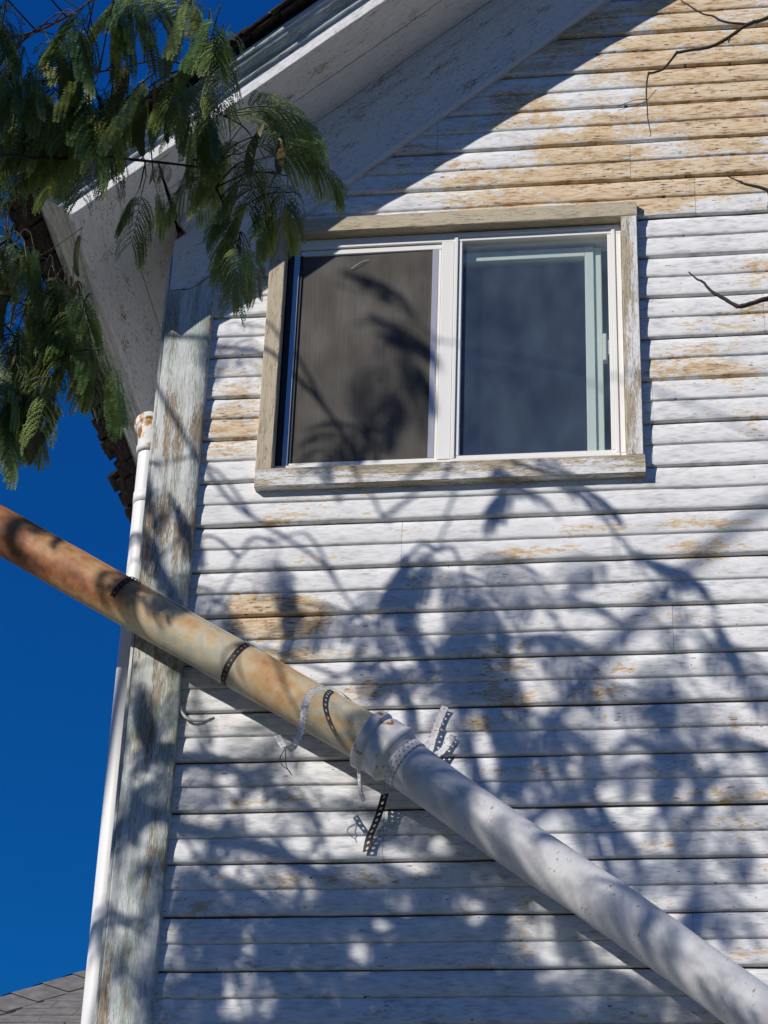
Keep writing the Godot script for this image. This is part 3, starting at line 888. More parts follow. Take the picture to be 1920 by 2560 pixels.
func build_pipes() -> void:
	var zp := 0.150
	var up0 := at(-260, 1178, zp + 0.005); var up1 := at(952, 1865, zp)
	var d := (up1 - up0).normalized()
	var R := 0.0815
	var lo0 := at(980, 1886, zp); var lo1 := at(1265, 2090, zp); var lo2 := at(1520, 2262, zp + 0.005); var lo3 := at(1800, 2463, zp + 0.02); var lo4 := at(2150, 2725, zp + 0.03)
	var flue := thing("flue_pipe", "long diagonal metal flue pipe across the clapboard wall, rusty upper half, white lower half", "pipe", up1)
	var inv := Transform3D(Basis.IDENTITY, -up1)
	var st := begin()
	var pts := []; var rad := []
	for k in 41:
		pts.append(inv * up0.lerp(up1, k / 40.0)); rad.append(R + 0.0006 * sin(k * 0.9))
	var L := up0.distance_to(up1)
	tube(st, pts, rad, 40)
	var upper := put("upper_pipe", done(st), M.rusty, flue)
	M.rusty.uv1_scale = Vector3(1.0 / L, 1, 1)
	upper.set_meta("label", "rust-stained cream upper pipe section")
	# folded lock seam along the pipe
	var seam := begin()
	var fr := ring_frame(d)
	var off := (fr.y * 0.80 + fr.z * 0.60) * (R + 0.001)
	tube(seam, [inv * (up0 + off), inv * (up1 + off)], [0.0028, 0.0028], 6, true)
	put("seam", done(seam), M.rusty, flue)
	# lower section, a slow bend, dented metal
	var low := smooth_path([lo0, lo1, lo2, lo3, lo4], 12)
	var lp := []; var lr := []
	for k in low.size():
		lp.append(inv * low[k]); lr.append(R + 0.002 + 0.0012 * sin(k * 0.7) * sin(k * 0.23))
	var sl := begin()
	tube(sl, lp, lr, 40)
	var lower := put("lower_pipe", done(sl), M.grey_pipe, flue)
	lower.set_meta("label", "white painted lower pipe section with rough skin")
	var dl: Vector3 = (low[3] - low[0]).normalized()
	# cast hub that joins them: lip, groove, barrel, shoulder
	var hub := begin()
	var h0 := up1
	var hp := [[-0.056, 0.086], [-0.054, 0.102], [-0.050, 0.106], [-0.026, 0.106], [-0.021, 0.1035], [-0.020, 0.0965], [-0.012, 0.096], [-0.002, 0.101], [0.040, 0.101], [0.046, 0.103], [0.056, 0.103], [0.064, 0.097], [0.076, 0.087], [0.084, 0.0845]]
	var hpts := []; var hr := []
	for p in hp:
		var t := clampf((p[0] + 0.02) / 0.12, 0, 1)
		hpts.append(inv * (h0 + d.lerp(dl, t).normalized() * p[0])); hr.append(p[1])
	tube(hub, hpts, hr, 40, false)
	put("hub", done(hub), M.hub, flue)
	# dark bands drawn tight round the upper section
	for px in [[309, 1497], [597, 1664]]:
		var c := at(px[0], px[1], zp + 0.002)
		var rs := ring_strap(inv * c, d, R + 0.002, -PI * 0.98, PI * 0.98, 0.0, 0.004)
		var o := put("band", strap(rs[0], rs[1], 0.021, 0.019, 0.0042), M.strap_dark, flue)
		o.set_meta("label", "dark perforated band round the pipe")
	# pale band below the hub, its two ends stuck out behind
	var pb := h0 + dl * 0.105
	var rs2 := ring_strap(inv * pb, dl, R + 0.0055, -PI * 0.62, PI * 0.62, 0.0)
	put("band", strap(rs2[0], rs2[1], 0.030, 0.021, 0.0034), M.strap_white, flue)
	var tails := [[at(1045, 1880, 0.075), at(1076, 1855, 0.046), at(1093, 1812, 0.034), at(1113, 1766, 0.031)], [at(1045, 1885, 0.075), at(1085, 1888, 0.05), at(1110, 1872, 0.036), at(1133, 1838, 0.033)]]
	for t in tails:
		var tp := []
		for p in smooth_path(t, 5): tp.append(inv * p)
		var td := []
		for k in tp.size(): td.append((tp[mini(k + 1, tp.size() - 1)] - tp[maxi(k - 1, 0)]).cross(Vector3(0, 0.25, 1)).normalized())
		put("band_end", strap(tp, td, 0.026, 0.021, 0.0034), M.strap_white, flue)
	# loose galvanised hanger: over the pipe from behind, out, down and hooked up at its end
	var hang := thing("pipe_hanger_strap", "loose white perforated metal strap looped over the rusty pipe with a wire tie", "strap", at(800, 1722, zp + R))
	var ih := Transform3D(Basis.IDENTITY, -hang.position)
	var hpath := smooth_path([at(880, 1758, 0.06), at(862, 1738, 0.12), at(834, 1722, 0.185), at(800, 1721, 0.245), at(774, 1737, 0.285), at(762, 1770, 0.310), at(755, 1815, 0.318), at(742, 1852, 0.312), at(728, 1870, 0.300), at(714, 1872, 0.288), at(703, 1858, 0.275), at(693, 1838, 0.262)], 5)
	var hq := []; var hd := []
	for p in hpath: hq.append(ih * p)
	for k in hq.size():
		var tg: Vector3 = (hq[mini(k + 1, hq.size() - 1)] - hq[maxi(k - 1, 0)]).normalized()
		var across := d - tg * d.dot(tg)
		hd.append((across.normalized() + Vector3(0.35, 0.1, 0.0) * clampf((k - 25) / 10.0, 0, 1)).normalized())
	put("strip", strap(hq, hd, 0.024, 0.0185, 0.0036), M.strap_white, hang)
	var wire := begin()
	branch(wire, [ih * at(712, 1873, 0.245), ih * at(700, 1895, 0.235), ih * at(705, 1912, 0.23), ih * at(722, 1926, 0.225), ih * at(729, 1938, 0.222)], 0.0016, 0.0013, 5)
	branch(wire, [ih * at(714, 1873, 0.245), ih * at(714, 1900, 0.24), ih * at(718, 1920, 0.23), ih * at(730, 1939, 0.222)], 0.0016, 0.0013, 5)
	put("wire_tie", done(wire), M.wire, hang)
	# short strap end hanging under the hub
	var dangle := thing("strap_end", "short grey perforated strap end hanging under the pipe joint", "strap", at(900, 1930, 0.13))
	var idg := Transform3D(Basis.IDENTITY, -dangle.position)
	var dp := []
	for p in smooth_path([at(897, 1905, 0.10), at(897, 1935, 0.115), at(900, 1962, 0.12), at(904, 1985, 0.115), at(910, 2003, 0.105)], 5): dp.append(idg * p)
	var dd := []
	for k in dp.size(): dd.append(Vector3(0.55, 0.0, 0.83))
	put("strip", strap(dp, dd, 0.026, 0.019, 0.0036), M.strap_white, dangle)
	var dark := thing("dark_strap_end", "dark perforated strap end hanging against the clapboards below the pipe joint", "strap", at(960, 2010, 0.07))
	var idk := Transform3D(Basis.IDENTITY, -dark.position)
	var kp := []; var kd := []
	for p in smooth_path([at(962, 1985, 0.075), at(952, 2022, 0.055), at(938, 2060, 0.043), at(924, 2092, 0.038), at(917, 2128, 0.036)], 5): kp.append(idk * p)
	for k in kp.size(): kd.append(Vector3(0.95, 0.2, 0.25))
	put("strip", strap(kp, kd, 0.030, 0.020, 0.0052), M.strap_dark, dark)
	# vent pipe up the side of the house, elbow at its top
	var vx := -1.947; var vz := -0.20
	var vent := thing("vent_pipe", "white vertical vent pipe beside the corner board with a rusty elbow on top", "pipe", Vector3(vx, 0, vz))
	var vt := at(372, 1132, vz).y
	var vs := begin()
	tube(vs, [Vector3(0, 0.0, 0), Vector3(0, 1.5, 0), Vector3(0, 3.0, 0), Vector3(0, 4.2, 0), Vector3(0, vt, 0)], [0.046, 0.046, 0.046, 0.046, 0.046], 28)
	put("pipe", done(vs), M.vent, vent)
	var vc := begin()
	var yc := at(372, 1250, vz).y
	tube(vc, [Vector3(0, yc - 0.024, 0), Vector3(0, yc - 0.0235, 0), Vector3(0, yc + 0.0235, 0), Vector3(0, yc + 0.024, 0)], [0.046, 0.0485, 0.0485, 0.046], 28, false)
	put("coupling", done(vc), M.vent, vent)
	var el := begin()
	var ed := Vector3(-0.30, 0.90, -0.35).normalized()
	var bend := []; var br := []
	for p in [[-0.010, 0.049], [-0.008, 0.0545], [0.004, 0.056], [0.018, 0.055], [0.022, 0.0525]]:
		bend.append(Vector3(0, vt + p[0], 0)); br.append(p[1])
	for k in 5:
		var t := k / 4.0
		var dir := Vector3.UP.lerp(ed, t).normalized()
		bend.append(bend[-1] + dir * 0.020); br.append(0.052)
	for p in [[0.002, 0.0565], [0.006, 0.058], [0.034, 0.058], [0.040, 0.055], [0.0405, 0.044]]:
		bend.append(bend[9] + ed * p[0]); br.append(p[1])
	tube(el, bend, br, 28, true)
	put("elbow", done(el), M.vent_rust, vent)
	# stub of rope or caulk curl in the corner of the siding
	var curl := thing("caulk_curl", "weathered curl of loose caulk sticking out beside the corner board", "caulk", at(470, 1790, 0.03))
	var cs := begin()
	var ic := Transform3D(Basis.IDENTITY, -curl.position)
	branch(cs, [ic * at(450, 1765, 0.030), ic * at(455, 1782, 0.033), ic * at(470, 1797, 0.034), ic * at(495, 1803, 0.028), ic * at(520, 1798, 0.022), ic * at(535, 1792, 0.018)], 0.006, 0.003, 8, 0.15)
	put("bead", done(cs), M.fascia, curl)

# ---------------------------------------------------------------- neighbouring low roof
func build_low_roof() -> void:
	var p0 := at(0, 2560, -3.2)
	var n := Vector3(0, cos(0.55), sin(0.55))
	var up := Vector3(0, sin(0.55), -cos(0.55))
	var wing := thing("low_roof", "grey asphalt shingle roof of a low wing behind the white vent pipe", "roof", Vector3(p0.x, 0, p0.z))
	var inv := Transform3D(Basis.IDENTITY, -wing.position)
	var hipA := on_plane(-400, 2634, p0, n); var hipB := on_plane(330, 2404, p0, n)
	var hd := (hipB - hipA).normalized()
	var basis := Basis(Vector3.RIGHT, n, -up)
	var b_of := func(p: Vector3) -> float: return (p - p0).dot(up)
	# courses
	var b := -1.6
	var meshes := []
	for k in 4:
		var st := begin()
		plank(st, Transform3D.IDENTITY, Vector3(0.302, 0.007, 0.20), 0.002, 0.0008, 2, Vector2(0.3 * k, 0.2 * k), Vector2(1, 1))
		meshes.append(done(st))
	var k2 := 0
	var top_b: float = b_of.call(hipB)
	while b < top_b:
		var t: float = (b - b_of.call(hipA)) / (b_of.call(hipB) - b_of.call(hipA))
		var xs: float = maxf(hipA.lerp(hipB, t).x, -7.0)
		if b < b_of.call(hipA): xs = -7.0
		var x: float = -1.98 - 0.15 * (k2 % 2) - 0.04
		while x > xs + 0.02:
			var c := p0 + up * (b + 0.07) + n * 0.004
			c.x = x - 0.15
			if c.x - 0.15 > xs + 0.03:
				put("shingle", meshes[rng.randi() % 4], M.asphalt, wing, inv * Transform3D(basis.rotated(Vector3.RIGHT, -0.045), c + Vector3(rng.randf_range(-0.004, 0.004), 0, 0)))
			x -= 0.3055
		b += 0.125
		k2 += 1
	# hip caps
	var s := 0.0
	var side := hd.cross(n).normalized()
	while s < hipA.distance_to(hipB):
		var st := begin()
		var prof := [Vector2(-0.15, -0.10), Vector2(-0.07, -0.004), Vector2(0.0, 0.020), Vector2(0.07, 0.012), Vector2(0.19, 0.002), Vector2(0.19, -0.006), Vector2(0.0, 0.012), Vector2(-0.15, -0.108)]
		var fr := [Transform3D(Basis(hd, n, side), Vector3.ZERO), Transform3D(Basis(hd, n, side), hd * 0.36 - n * 0.012)]
		sweep(st, prof, [1, 1, 1, 1, -1, 2, 2, -1], fr, 1.0, rng.randf(), true)
		put("hip_cap", done(st), M.asphalt, wing, inv * Transform3D(Basis.IDENTITY, hipA + hd * s + n * 0.016))
		s += 0.21
	# deck and wall under the shingles
	var st2 := begin()
	var e0 := p0 + up * -1.7; e0.x = -7.0
	var e1 := p0 + up * -1.7; e1.x = -1.96
	var h1 := hipB; 
	var low := -n * 0.14
	var hb := hipA if hipA.x > -7.0 else hipA
	var ring := [e0 + low, Vector3(-7.0, hb.y, hb.z) + low, hb + low, h1 + low, Vector3(-1.96, h1.y, h1.z) + low, e1 + low]
	for i in range(1, ring.size() - 1):
		tri(st2, inv * ring[0], inv * ring[i], inv * ring[i + 1], Vector2.ZERO, Vector2.RIGHT, Vector2.ONE, -1)
	put("roof_deck", done(st2), M.sheathing, wing)
	put_box("wall", Vector3(-6.6, 0.0, e0.z - 4.0) - wing.position, Vector3(-1.98, e0.y - 0.05, e0.z - 0.25) - wing.position, M.eaves, wing)

# ---------------------------------------------------------------- plants
func frond_mesh(seed_: int, hanging: bool, pairs: int, pinna_len: float, droop: float) -> ArrayMesh:
	# a twice-feathered mimosa leaf: stalk, paired side ribs that hang, many small leaflets on each
	var r := RandomNumberGenerator.new(); r.seed = seed_
	var st := begin()
	var pos := Vector3.ZERO
	var dir := Vector3(0.35, -0.94, 0).normalized() if hanging else Vector3(0.93, 0.36, 0).normalized()
	var stalk := [pos]
	var length := 0.06
	pos += dir * 0.06
	stalk.append(pos)
	var gap := 0.028
	for k in pairs:
		dir = (dir + Vector3(0, -0.14 if not hanging else -0.05, r.randf_range(-0.04, 0.04))).normalized()
		pos += dir * gap
		stalk.append(pos)
		var side := Vector3(0, 0, 1)
		var f := float(k) / (pairs - 1)
		var plen := pinna_len * (0.62 + 0.5 * sin(PI * (0.2 + 0.7 * f))) * r.randf_range(0.88, 1.08)
		for s in [-1.0, 1.0]:
			if r.randf() < 0.04: continue
			var pd: Vector3 = (side * s * 0.85 + dir * (0.55 + 0.35 * f) + Vector3(r.randf_range(-0.15, 0.15), r.randf_range(-0.1, 0.25), r.randf_range(-0.15, 0.15))).normalized()
			var pp: Vector3 = pos
			var m := int(plen / 0.0105)
			var rib := [pp]
			var lat := pd.cross(Vector3(0, 1, 0.1)).normalized()
			for i in m:
				pd = (pd + Vector3(0, -droop * 1.45 * (0.5 + i / float(m)), 0)).normalized()
				pp += pd * 0.0105
				rib.append(pp)
				lat = (lat - pd * lat.dot(pd)).normalized()
				var nrm := lat.cross(pd).normalized()
				var t := float(i) / m
				var ll := 0.0190 * (0.55 + 0.62 * sin(PI * clampf(t * 0.86 + 0.1, 0, 1)))
				for q in [-1.0, 1.0]:
					var ld: Vector3 = (lat * q * 0.90 + pd * 0.42 + nrm * r.randf_range(-0.22, 0.16)).normalized()
					var b: Vector3 = pp
					var tip: Vector3 = b + ld * ll
					var wv: Vector3 = pd * 0.0056
					quad(st, b - wv * 0.6, b + ld * ll * 0.55 - wv, tip, b + ld * ll * 0.5 + wv * 1.05, Vector2.ZERO, Vector2.ZERO, Vector2.ZERO, Vector2.ZERO, -1)
			tube(st, [rib[0], rib[rib.size() / 2], rib[-1]], [0.0011, 0.0009, 0.0005], 3, false)
	var sr := []
	for k in stalk.size(): sr.append(lerpf(0.0021, 0.0009, float(k) / stalk.size()))
	tube(st, stalk, sr, 5, false)
	return done(st)

func pod_mesh(seed_: int, length: float, width: float) -> ArrayMesh:      # flat papery seed pod, swollen over its seeds, hanging from the origin
	var r := RandomNumberGenerator.new(); r.seed = seed_
	var st := begin()
	var n := 22
	var rows := []
	for k in n + 1:
		var t := float(k) / n
		var w := width * 0.5 * pow(sin(PI * clampf(t * 0.93 + 0.035, 0, 1)), 0.42) * (1.0 + 0.06 * sin(t * 40.0 + seed_))
		if t > 0.96: w *= 0.25
		var bulge := 0.0012 + 0.0016 * maxf(0.0, sin(t * 44.0))
		var c := Vector3(0.02 * sin(t * 2.2 + seed_), -0.012 - t * length, 0.015 * sin(t * 3.0 + seed_ * 2.0))
		var tw := 0.5 * sin(t * 2.0 + seed_)
		var ax := Vector3(cos(tw), 0, sin(tw)); var az := Vector3(-sin(tw), 0, cos(tw))
		rows.append([c - ax * w, c + az * bulge, c + ax * w, c - az * bulge])
	for k in n:
		for i in 4:
			var j := (i + 1) % 4
			quad(st, rows[k][i], rows[k + 1][i], rows[k + 1][j], rows[k][j], Vector2.ZERO, Vector2.ZERO, Vector2.ZERO, Vector2.ZERO, 1 if i < 2 else 2)
	tube(st, [Vector3(0, 0.03, 0), rows[0][1]], [0.001, 0.001], 4, false)
	tube(st, [rows[n][1], rows[n][1] + Vector3(0.004, -0.02, 0)], [0.001, 0.0004], 4, false)
	return done(st)

func nearest_on(paths: Array, p: Vector3) -> Vector3:
	var best := Vector3.INF
	var bd := 1e9
	for path in paths:
		for q in path:
			var dd: float = p.distance_to(q) + (0.25 if q.y < p.y - 0.05 else 0.0)
			if dd < bd:
				bd = dd
				best = q
	return best

func off_frame(p: Vector3, margin: float) -> bool:
	var s := seen_at(p)
	return s.x < -margin or s.y < -margin or s.x > 1920 + margin or s.y > 2560 + margin

func build_mimosa() -> void:
	var root := Vector3(-6.6, 0, 4.6)
	var tree := thing("mimosa_tree", "feathery mimosa tree with hanging leaves and flat seed pods in front of the eave", "tree", root)
	var inv := Transform3D(Basis.IDENTITY, -root)
	var hang := [frond_mesh(1, true, 7, 0.16, 0.09), frond_mesh(2, true, 8, 0.17, 0.11), frond_mesh(3, true, 6, 0.18, 0.08), frond_mesh(4, true, 8, 0.15, 0.10)]
	var arch := [frond_mesh(5, false, 10, 0.155, 0.07), frond_mesh(6, false, 11, 0.17, 0.08), frond_mesh(7, false, 9, 0.15, 0.065)]
	# trunk and limbs
	var st := begin()
	branch(st, [Vector3.ZERO, Vector3(0.05, 1.0, 0.02), Vector3(0.2, 2.2, -0.1), Vector3(0.35, 3.2, -0.2)], 0.15, 0.11, 14, 0.03)
	put("trunk", done(st), M.bark, tree)
	var fork := root + Vector3(0.35, 3.15, -0.2)
	var limbs := [
		[fork, Vector3(-5.6, 4.7, 3.9), Vector3(-4.4, 5.9, 3.2), at(-420, 300, 3.0), at(-200, 380, 2.85)],
		[fork, Vector3(-5.7, 5.2, 3.9), Vector3(-4.7, 6.6, 3.2), at(-420, 190, 2.95), at(-150, 140, 2.75)],
		[fork, Vector3(-5.5, 4.3, 3.7), Vector3(-4.3, 5.3, 2.9), at(-380, 820, 2.4), at(-120, 720, 2.3)],
		[fork, Vector3(-6.0, 5.4, 4.4), Vector3(-5.2, 7.2, 4.6), Vector3(-4.3, 8.3, 4.5), Vector3(-3.3, 8.7, 4.2)],
		[fork, Vector3(-6.4, 5.6, 4.1), Vector3(-5.9, 7.6, 4.0), Vector3(-5.2, 9.2, 3.7), Vector3(-4.3, 10.0, 3.3)],
		[fork, Vector3(-5.7, 5.0, 4.0), Vector3(-4.9, 6.4, 4.0), Vector3(-4.2, 7.2, 4.0), Vector3(-3.4, 7.4, 3.9)],
	]
	var wood_paths := []
	for l in limbs:
		var path := []
		for p in l: path.append(inv * p)
		var sl := begin()
		branch(sl, path, 0.06, 0.009, 10, 0.04)
		put("limb", done(sl), M.bark, tree)
		wood_paths.append(smooth_path(l, 8))
	# boughs that show in the photograph
	var boughs := [
		[[-200, 380, 2.85], [0, 387, 2.77], [120, 396, 2.69], [250, 392, 2.61], [350, 401, 2.53], [460, 413, 2.45], [505, 425, 2.41], [545, 480, 2.37], [575, 560, 2.33], [600, 640, 2.31]],
		[[-150, 140, 2.75], [0, 98, 2.65], [60, 88, 2.61], [120, 66, 2.57], [160, 45, 2.55], [200, 22, 2.53], [260, -30, 2.51]],
		[[150, 397, 2.67], [210, 370, 2.61], [262, 335, 2.57], [300, 292, 2.53], [345, 264, 2.49], [420, 240, 2.45], [500, 262, 2.41], [560, 290, 2.37]],
		[[-120, 720, 2.30], [0, 612, 2.25], [25, 606, 2.23], [60, 640, 2.20], [110, 690, 2.18], [170, 720, 2.14], [200, 800, 2.12]],
		[[-100, 948, 2.32], [0, 950, 2.30], [40, 950, 2.28], [65, 955, 2.27]],
		[[-120, 720, 2.30], [-40, 860, 2.30], [-20, 960, 2.32], [40, 1060, 2.30]],
		[[60, 88, 2.61], [20, 160, 2.65], [40, 220, 2.65], [110, 205, 2.61], [200, 190, 2.57], [300, 170, 2.53], [420, 150, 2.49], [520, 200, 2.45]],
	]
	var radii := [0.0046, 0.0052, 0.003, 0.0042, 0.003, 0.003, 0.0026]
	for k in boughs.size():
		var path := []
		var wp := []
		for p in boughs[k]:
			wp.append(at(p[0], p[1], p[2]))
			path.append(inv * wp[-1])
		var sb := begin()
		branch(sb, path, radii[k], 0.0022, 7, 0.12)
		put("bough", done(sb), M.twig, tree)
		wood_paths.append(smooth_path(wp, 6))
	# visible leaves: [px, py, z, yaw, arching?, size, material]
	var leaves := []
	for p in [[60, 95], [110, 72], [150, 58], [190, 35], [235, 5], [275, -20], [315, -30], [355, -40], [400, -40], [445, -40], [490, -30], [525, 20], [15, 110], [-10, 30], [20, -20], [560, 60]]:
		leaves.append([p[0], p[1], 2.70, INF, false, 1.0, -1])
	for p in [[30, 180], [80, 190], [125, 215], [165, 205], [205, 195], [245, 195], [285, 180], [330, 165], [380, 160], [425, 155], [465, 170], [505, 195], [535, 215], [60, 250], [110, 270], [150, 260], [20, 280], [190, 250], [250, 240]]:
		leaves.append([p[0], p[1], 2.62, INF, false, 0.98, -1])
	for p in [[70, 300], [110, 300], [150, 290], [190, 290], [230, 280], [30, 340], [285, 280], [200, 340]]:
		leaves.append([p[0], p[1], 2.55, INF, false, 0.85, -1])
	# the bough that hangs over the frieze and the window corner
	leaves += [[555, 288, 2.36, 0.05, true, 1.15, 3], [590, 282, 2.44, 0.25, true, 1.0, 0], [600, 385, 2.40, -0.05, true, 1.05, 0], [640, 400, 2.44, 0.15, true, 0.95, 0], [575, 330, 2.32, -0.5, true, 0.9, 2],
		[455, 235, 2.44, INF, false, 0.85, 0], [485, 245, 2.40, INF, false, 0.9, 0], [515, 262, 2.40, INF, false, 1.0, 0], [545, 285, 2.40, INF, false, 1.0, 2], [575, 300, 2.40, INF, false, 1.1, 2], [605, 315, 2.44, INF, false, 1.05, 2], [640, 340, 2.44, INF, false, 1.0, 2], [665, 400, 2.40, INF, false, 0.95, 2], [690, 430, 2.40, INF, false, 1.0, 2], [720, 440, 2.40, INF, false, 0.9, 0], [620, 420, 2.40, INF, false, 0.9, 0],
		[550, 455, 2.32, 3.0, true, 0.7, 1], [560, 480, 2.32, 2.6, true, 0.6, 1], [555, 500, 2.32, INF, false, 0.7, 1], [575, 530, 2.32, INF, false, 0.8, 3], [590, 560, 2.30, INF, false, 0.8, 3], [605, 590, 2.28, INF, false, 0.75, 3], [570, 560, 2.32, INF, false, 0.7, 0], [585, 610, 2.30, INF, false, 0.8, 1], [612, 640, 2.30, INF, false, 0.75, 3], [600, 600, 2.32, INF, false, 0.8, 0], [625, 620, 2.30, INF, false, 0.7, 2], [700, 470, 2.36, INF, false, 0.9, 2], [740, 480, 2.38, INF, false, 0.8, 2], [640, 470, 2.36, INF, false, 0.9, 0],
		[365, 440, 2.40, INF, false, 0.85, 2], [385, 455, 2.40, INF, false, 0.8, 2], [350, 470, 2.44, INF, false, 0.7, 3], [475, 420, 2.40, INF, false, 0.5, 0]]
	for p in [[15, 500], [35, 560], [60, 600], [90, 640], [145, 680], [25, 640], [175, 700], [205, 720], [190, 750], [150, 760], [225, 735], [115, 730], [40, 745], [75, 770], [170, 790], [205, 800], [130, 640], [90, 700], [10, 560]]:
		leaves.append([p[0], p[1], 2.2, INF, false, 1.0, -1])
	for p in [[15, 850], [50, 845], [85, 860], [115, 880], [20, 930], [60, 930], [100, 930], [0, 1010], [25, 1010], [75, 1000], [50, 960], [200, 850], [230, 880]]:
		leaves.append([p[0], p[1], 2.25, INF, false, 0.9, -1])
	var shown := 0
	var twigs := begin()
	var spots := []
	for l in leaves:
		var tries := 1 + (1 if l[6] == -1 and rng.randf() < 0.9 else 0)
		for t in tries:
			var j := 0.0 if t == 0 else (1.0 if l[6] == -1 else 0.6)
			var p := at(l[0] + j * rng.randf_range(-30, 30), l[1] + j * rng.randf_range(-25, 25), l[2] + rng.randf_range(-0.12, 0.14))
			var yaw: float = rng.randf_range(0, TAU) if l[3] == INF else l[3] + rng.randf_range(-0.1, 0.1)
			var mesh: Mesh = arch[rng.randi() % 3] if l[4] else hang[rng.randi() % 4]
			var mi: int = l[6]
			if mi < 0: mi = [0, 0, 0, 1, 1, 2, 3, 4, 5][rng.randi() % 9]
			var sc: float = l[5] * 0.66 * rng.randf_range(0.88, 1.12)
			var b := Basis(Vector3.UP, yaw) * Basis(Vector3(0, 0, 1), rng.randf_range(-0.15, 0.15))
			put("leaf", mesh, M.leaf[mi], tree, inv * Transform3D(b.scaled(Vector3.ONE * sc), p))
			spots.append(p)
			shown += 1
			var q := nearest_on(wood_paths, p)
			if q.distance_to(p) > 0.01:
				branch(twigs, [inv * q, inv * (q.lerp(p, 0.5) + Vector3(0, 0.03, 0)), inv * p], 0.0024, 0.0016, 5, 0.1)
	# dry leaves and pods
	for l in [[420, 400, 2.45, 0.22], [480, 405, 2.4, 0.2], [235, 860, 2.10, 0.45], [215, 840, 2.10, 0.4], [225, 890, 2.1, 0.4], [700, 520, 2.3, 0.4], [60, 700, 2.1, 0.35], [400, 405, 2.45, 0.22]]:
		put("dry_leaf", hang[rng.randi() % 4], M.dry, tree, inv * Transform3D(Basis(Vector3.UP, rng.randf() * TAU).scaled(Vector3.ONE * l[3]), at(l[0], l[1], l[2])))
	var pods := [pod_mesh(1, 0.19, 0.036), pod_mesh(2, 0.165, 0.032), pod_mesh(3, 0.21, 0.034), pod_mesh(4, 0.14, 0.030)]
	for l in [[58, 955, 2.31, 0], [80, 965, 2.30, 1], [112, 1005, 2.31, 2], [135, 1000, 2.31, 1], [150, 955, 2.31, 3], [100, 1040, 2.31, 1], [30, 640, 2.30, 0], [15, 720, 2.30, 2], [205, 590, 2.24, 3], [440, 262, 2.46, 3], [690, 325, 2.50, 1], [35, 880, 2.32, 2], [5, 640, 2.31, 3], [360, 260, 2.50, 2], [655, 300, 2.52, 2], [300, 160, 2.58, 0], [180, 690, 2.26, 1], [380, 210, 2.54, 0]]:
		var p := at(l[0], l[1], l[2])
		put("seed_pod", pods[l[3]], M.pod, tree, inv * Transform3D(Basis(Vector3.UP, rng.randf_range(-0.8, 0.8)) * Basis(Vector3(0, 0, 1), rng.randf_range(-0.15, 0.2)).scaled(Vector3.ONE * 0.8), p))
		var q := nearest_on(wood_paths, p)
		branch(twigs, [inv * q, inv * (q.lerp(p, 0.5) + Vector3(0, 0.01, 0)), inv * (p + Vector3(0, 0.03, 0))], 0.0016, 0.0012, 4, 0.1)
	# the crown towards the sun: its leaves throw the dappled shade on wall, pipe and the leaves in view
	var crown := []      # [transform, hanging?]
	var blobs := [
		[690, 1440, 40, 30, 2, 4.0], [1290, 1255, 70, 25, 2, 4.0], [1110, 1440, 90, 50, 7, 4.2], [1180, 1560, 90, 90, 8, 4.5], [1270, 1710, 120, 120, 10, 5], [1220, 1850, 110, 100, 6, 5.5], [1380, 1820, 120, 110, 4, 5.5], [1480, 1700, 130, 80, 2, 5], [1640, 1580, 90, 40, 2, 5],
		[1740, 1620, 110, 60, 3, 5], [1720, 1760, 120, 80, 3, 5.5], [1600, 1950, 190, 90, 4, 6], [1780, 2030, 120, 110, 5, 6], [1750, 2250, 130, 80, 4, 6], [1400, 2040, 120, 90, 4, 6],
		[590, 2110, 90, 70, 5, 5], [700, 2090, 60, 50, 2, 4.5], [810, 2170, 100, 50, 4, 5], [1000, 2230, 130, 60, 8, 6], [1150, 2240, 110, 70, 5, 6], [590, 2310, 150, 90, 8, 5.5], [800, 2380, 150, 110, 9, 6], [500, 2430, 100, 90, 6, 6], [1000, 2420, 180, 90, 10, 6], [1250, 2440, 180, 80, 9, 6], [1500, 2470, 180, 60, 7, 6], [700, 2510, 150, 50, 8, 5], [1000, 2490, 200, 60, 10, 5], [1350, 2520, 200, 50, 8, 5], [480, 2520, 100, 60, 5, 5], [620, 2240, 120, 60, 4, 4], [1150, 2380, 120, 60, 6, 5], [450, 2260, 40, 60, 2, 5.5], [1750, 2450, 150, 80, 4, 6],
		[340, 1750, 50, 90, 4, 5], [330, 1980, 50, 110, 4, 5], [310, 2230, 50, 110, 5, 5.5], [300, 2440, 50, 80, 4, 5.5], [400, 1290, 30, 60, 2, 4.5],
		[230, 1380, 150, 60, 4, 4.5], [500, 1560, 120, 60, 3, 5], [560, 1790, 90, 50, 2, 5], [750, 1950, 90, 40, 2, 5], [1000, 1550, 80, 50, 3, 5], [950, 1650, 90, 50, 3, 5], [430, 1480, 50, 50, 3, 5], [1300, 2200, 120, 100, 5, 6], [1050, 1950, 120, 60, 3, 5.5],
		[960, 900, 35, 50, 3, 6.8], [990, 990, 20, 30, 2, 6.8], [880, 1130, 70, 20, 2, 3.2], [600, 900, 40, 60, 2, 2.6]]
	var u := SUN_RAY.normalized()
	for line in [[[330, 900], [440, 1040], [560, 1235], [700, 1335], [790, 1395], [870, 1500], [960, 1640]], [[640, 880], [760, 960], [840, 1070], [900, 1180], [960, 1300]]]:
		var wp := []
		for q in line: wp.append(at(q[0], q[1], 0.02) - u * 3.2)
		wp.push_front(nearest_on(wood_paths, wp[0]))
		var lp := []
		for q in wp: lp.append(inv * q)
		var sb := begin()
		branch(sb, lp, 0.011, 0.005, 7, 0.1)
		put("bough", done(sb), M.twig, tree)
		wood_paths.append(smooth_path(wp, 6))
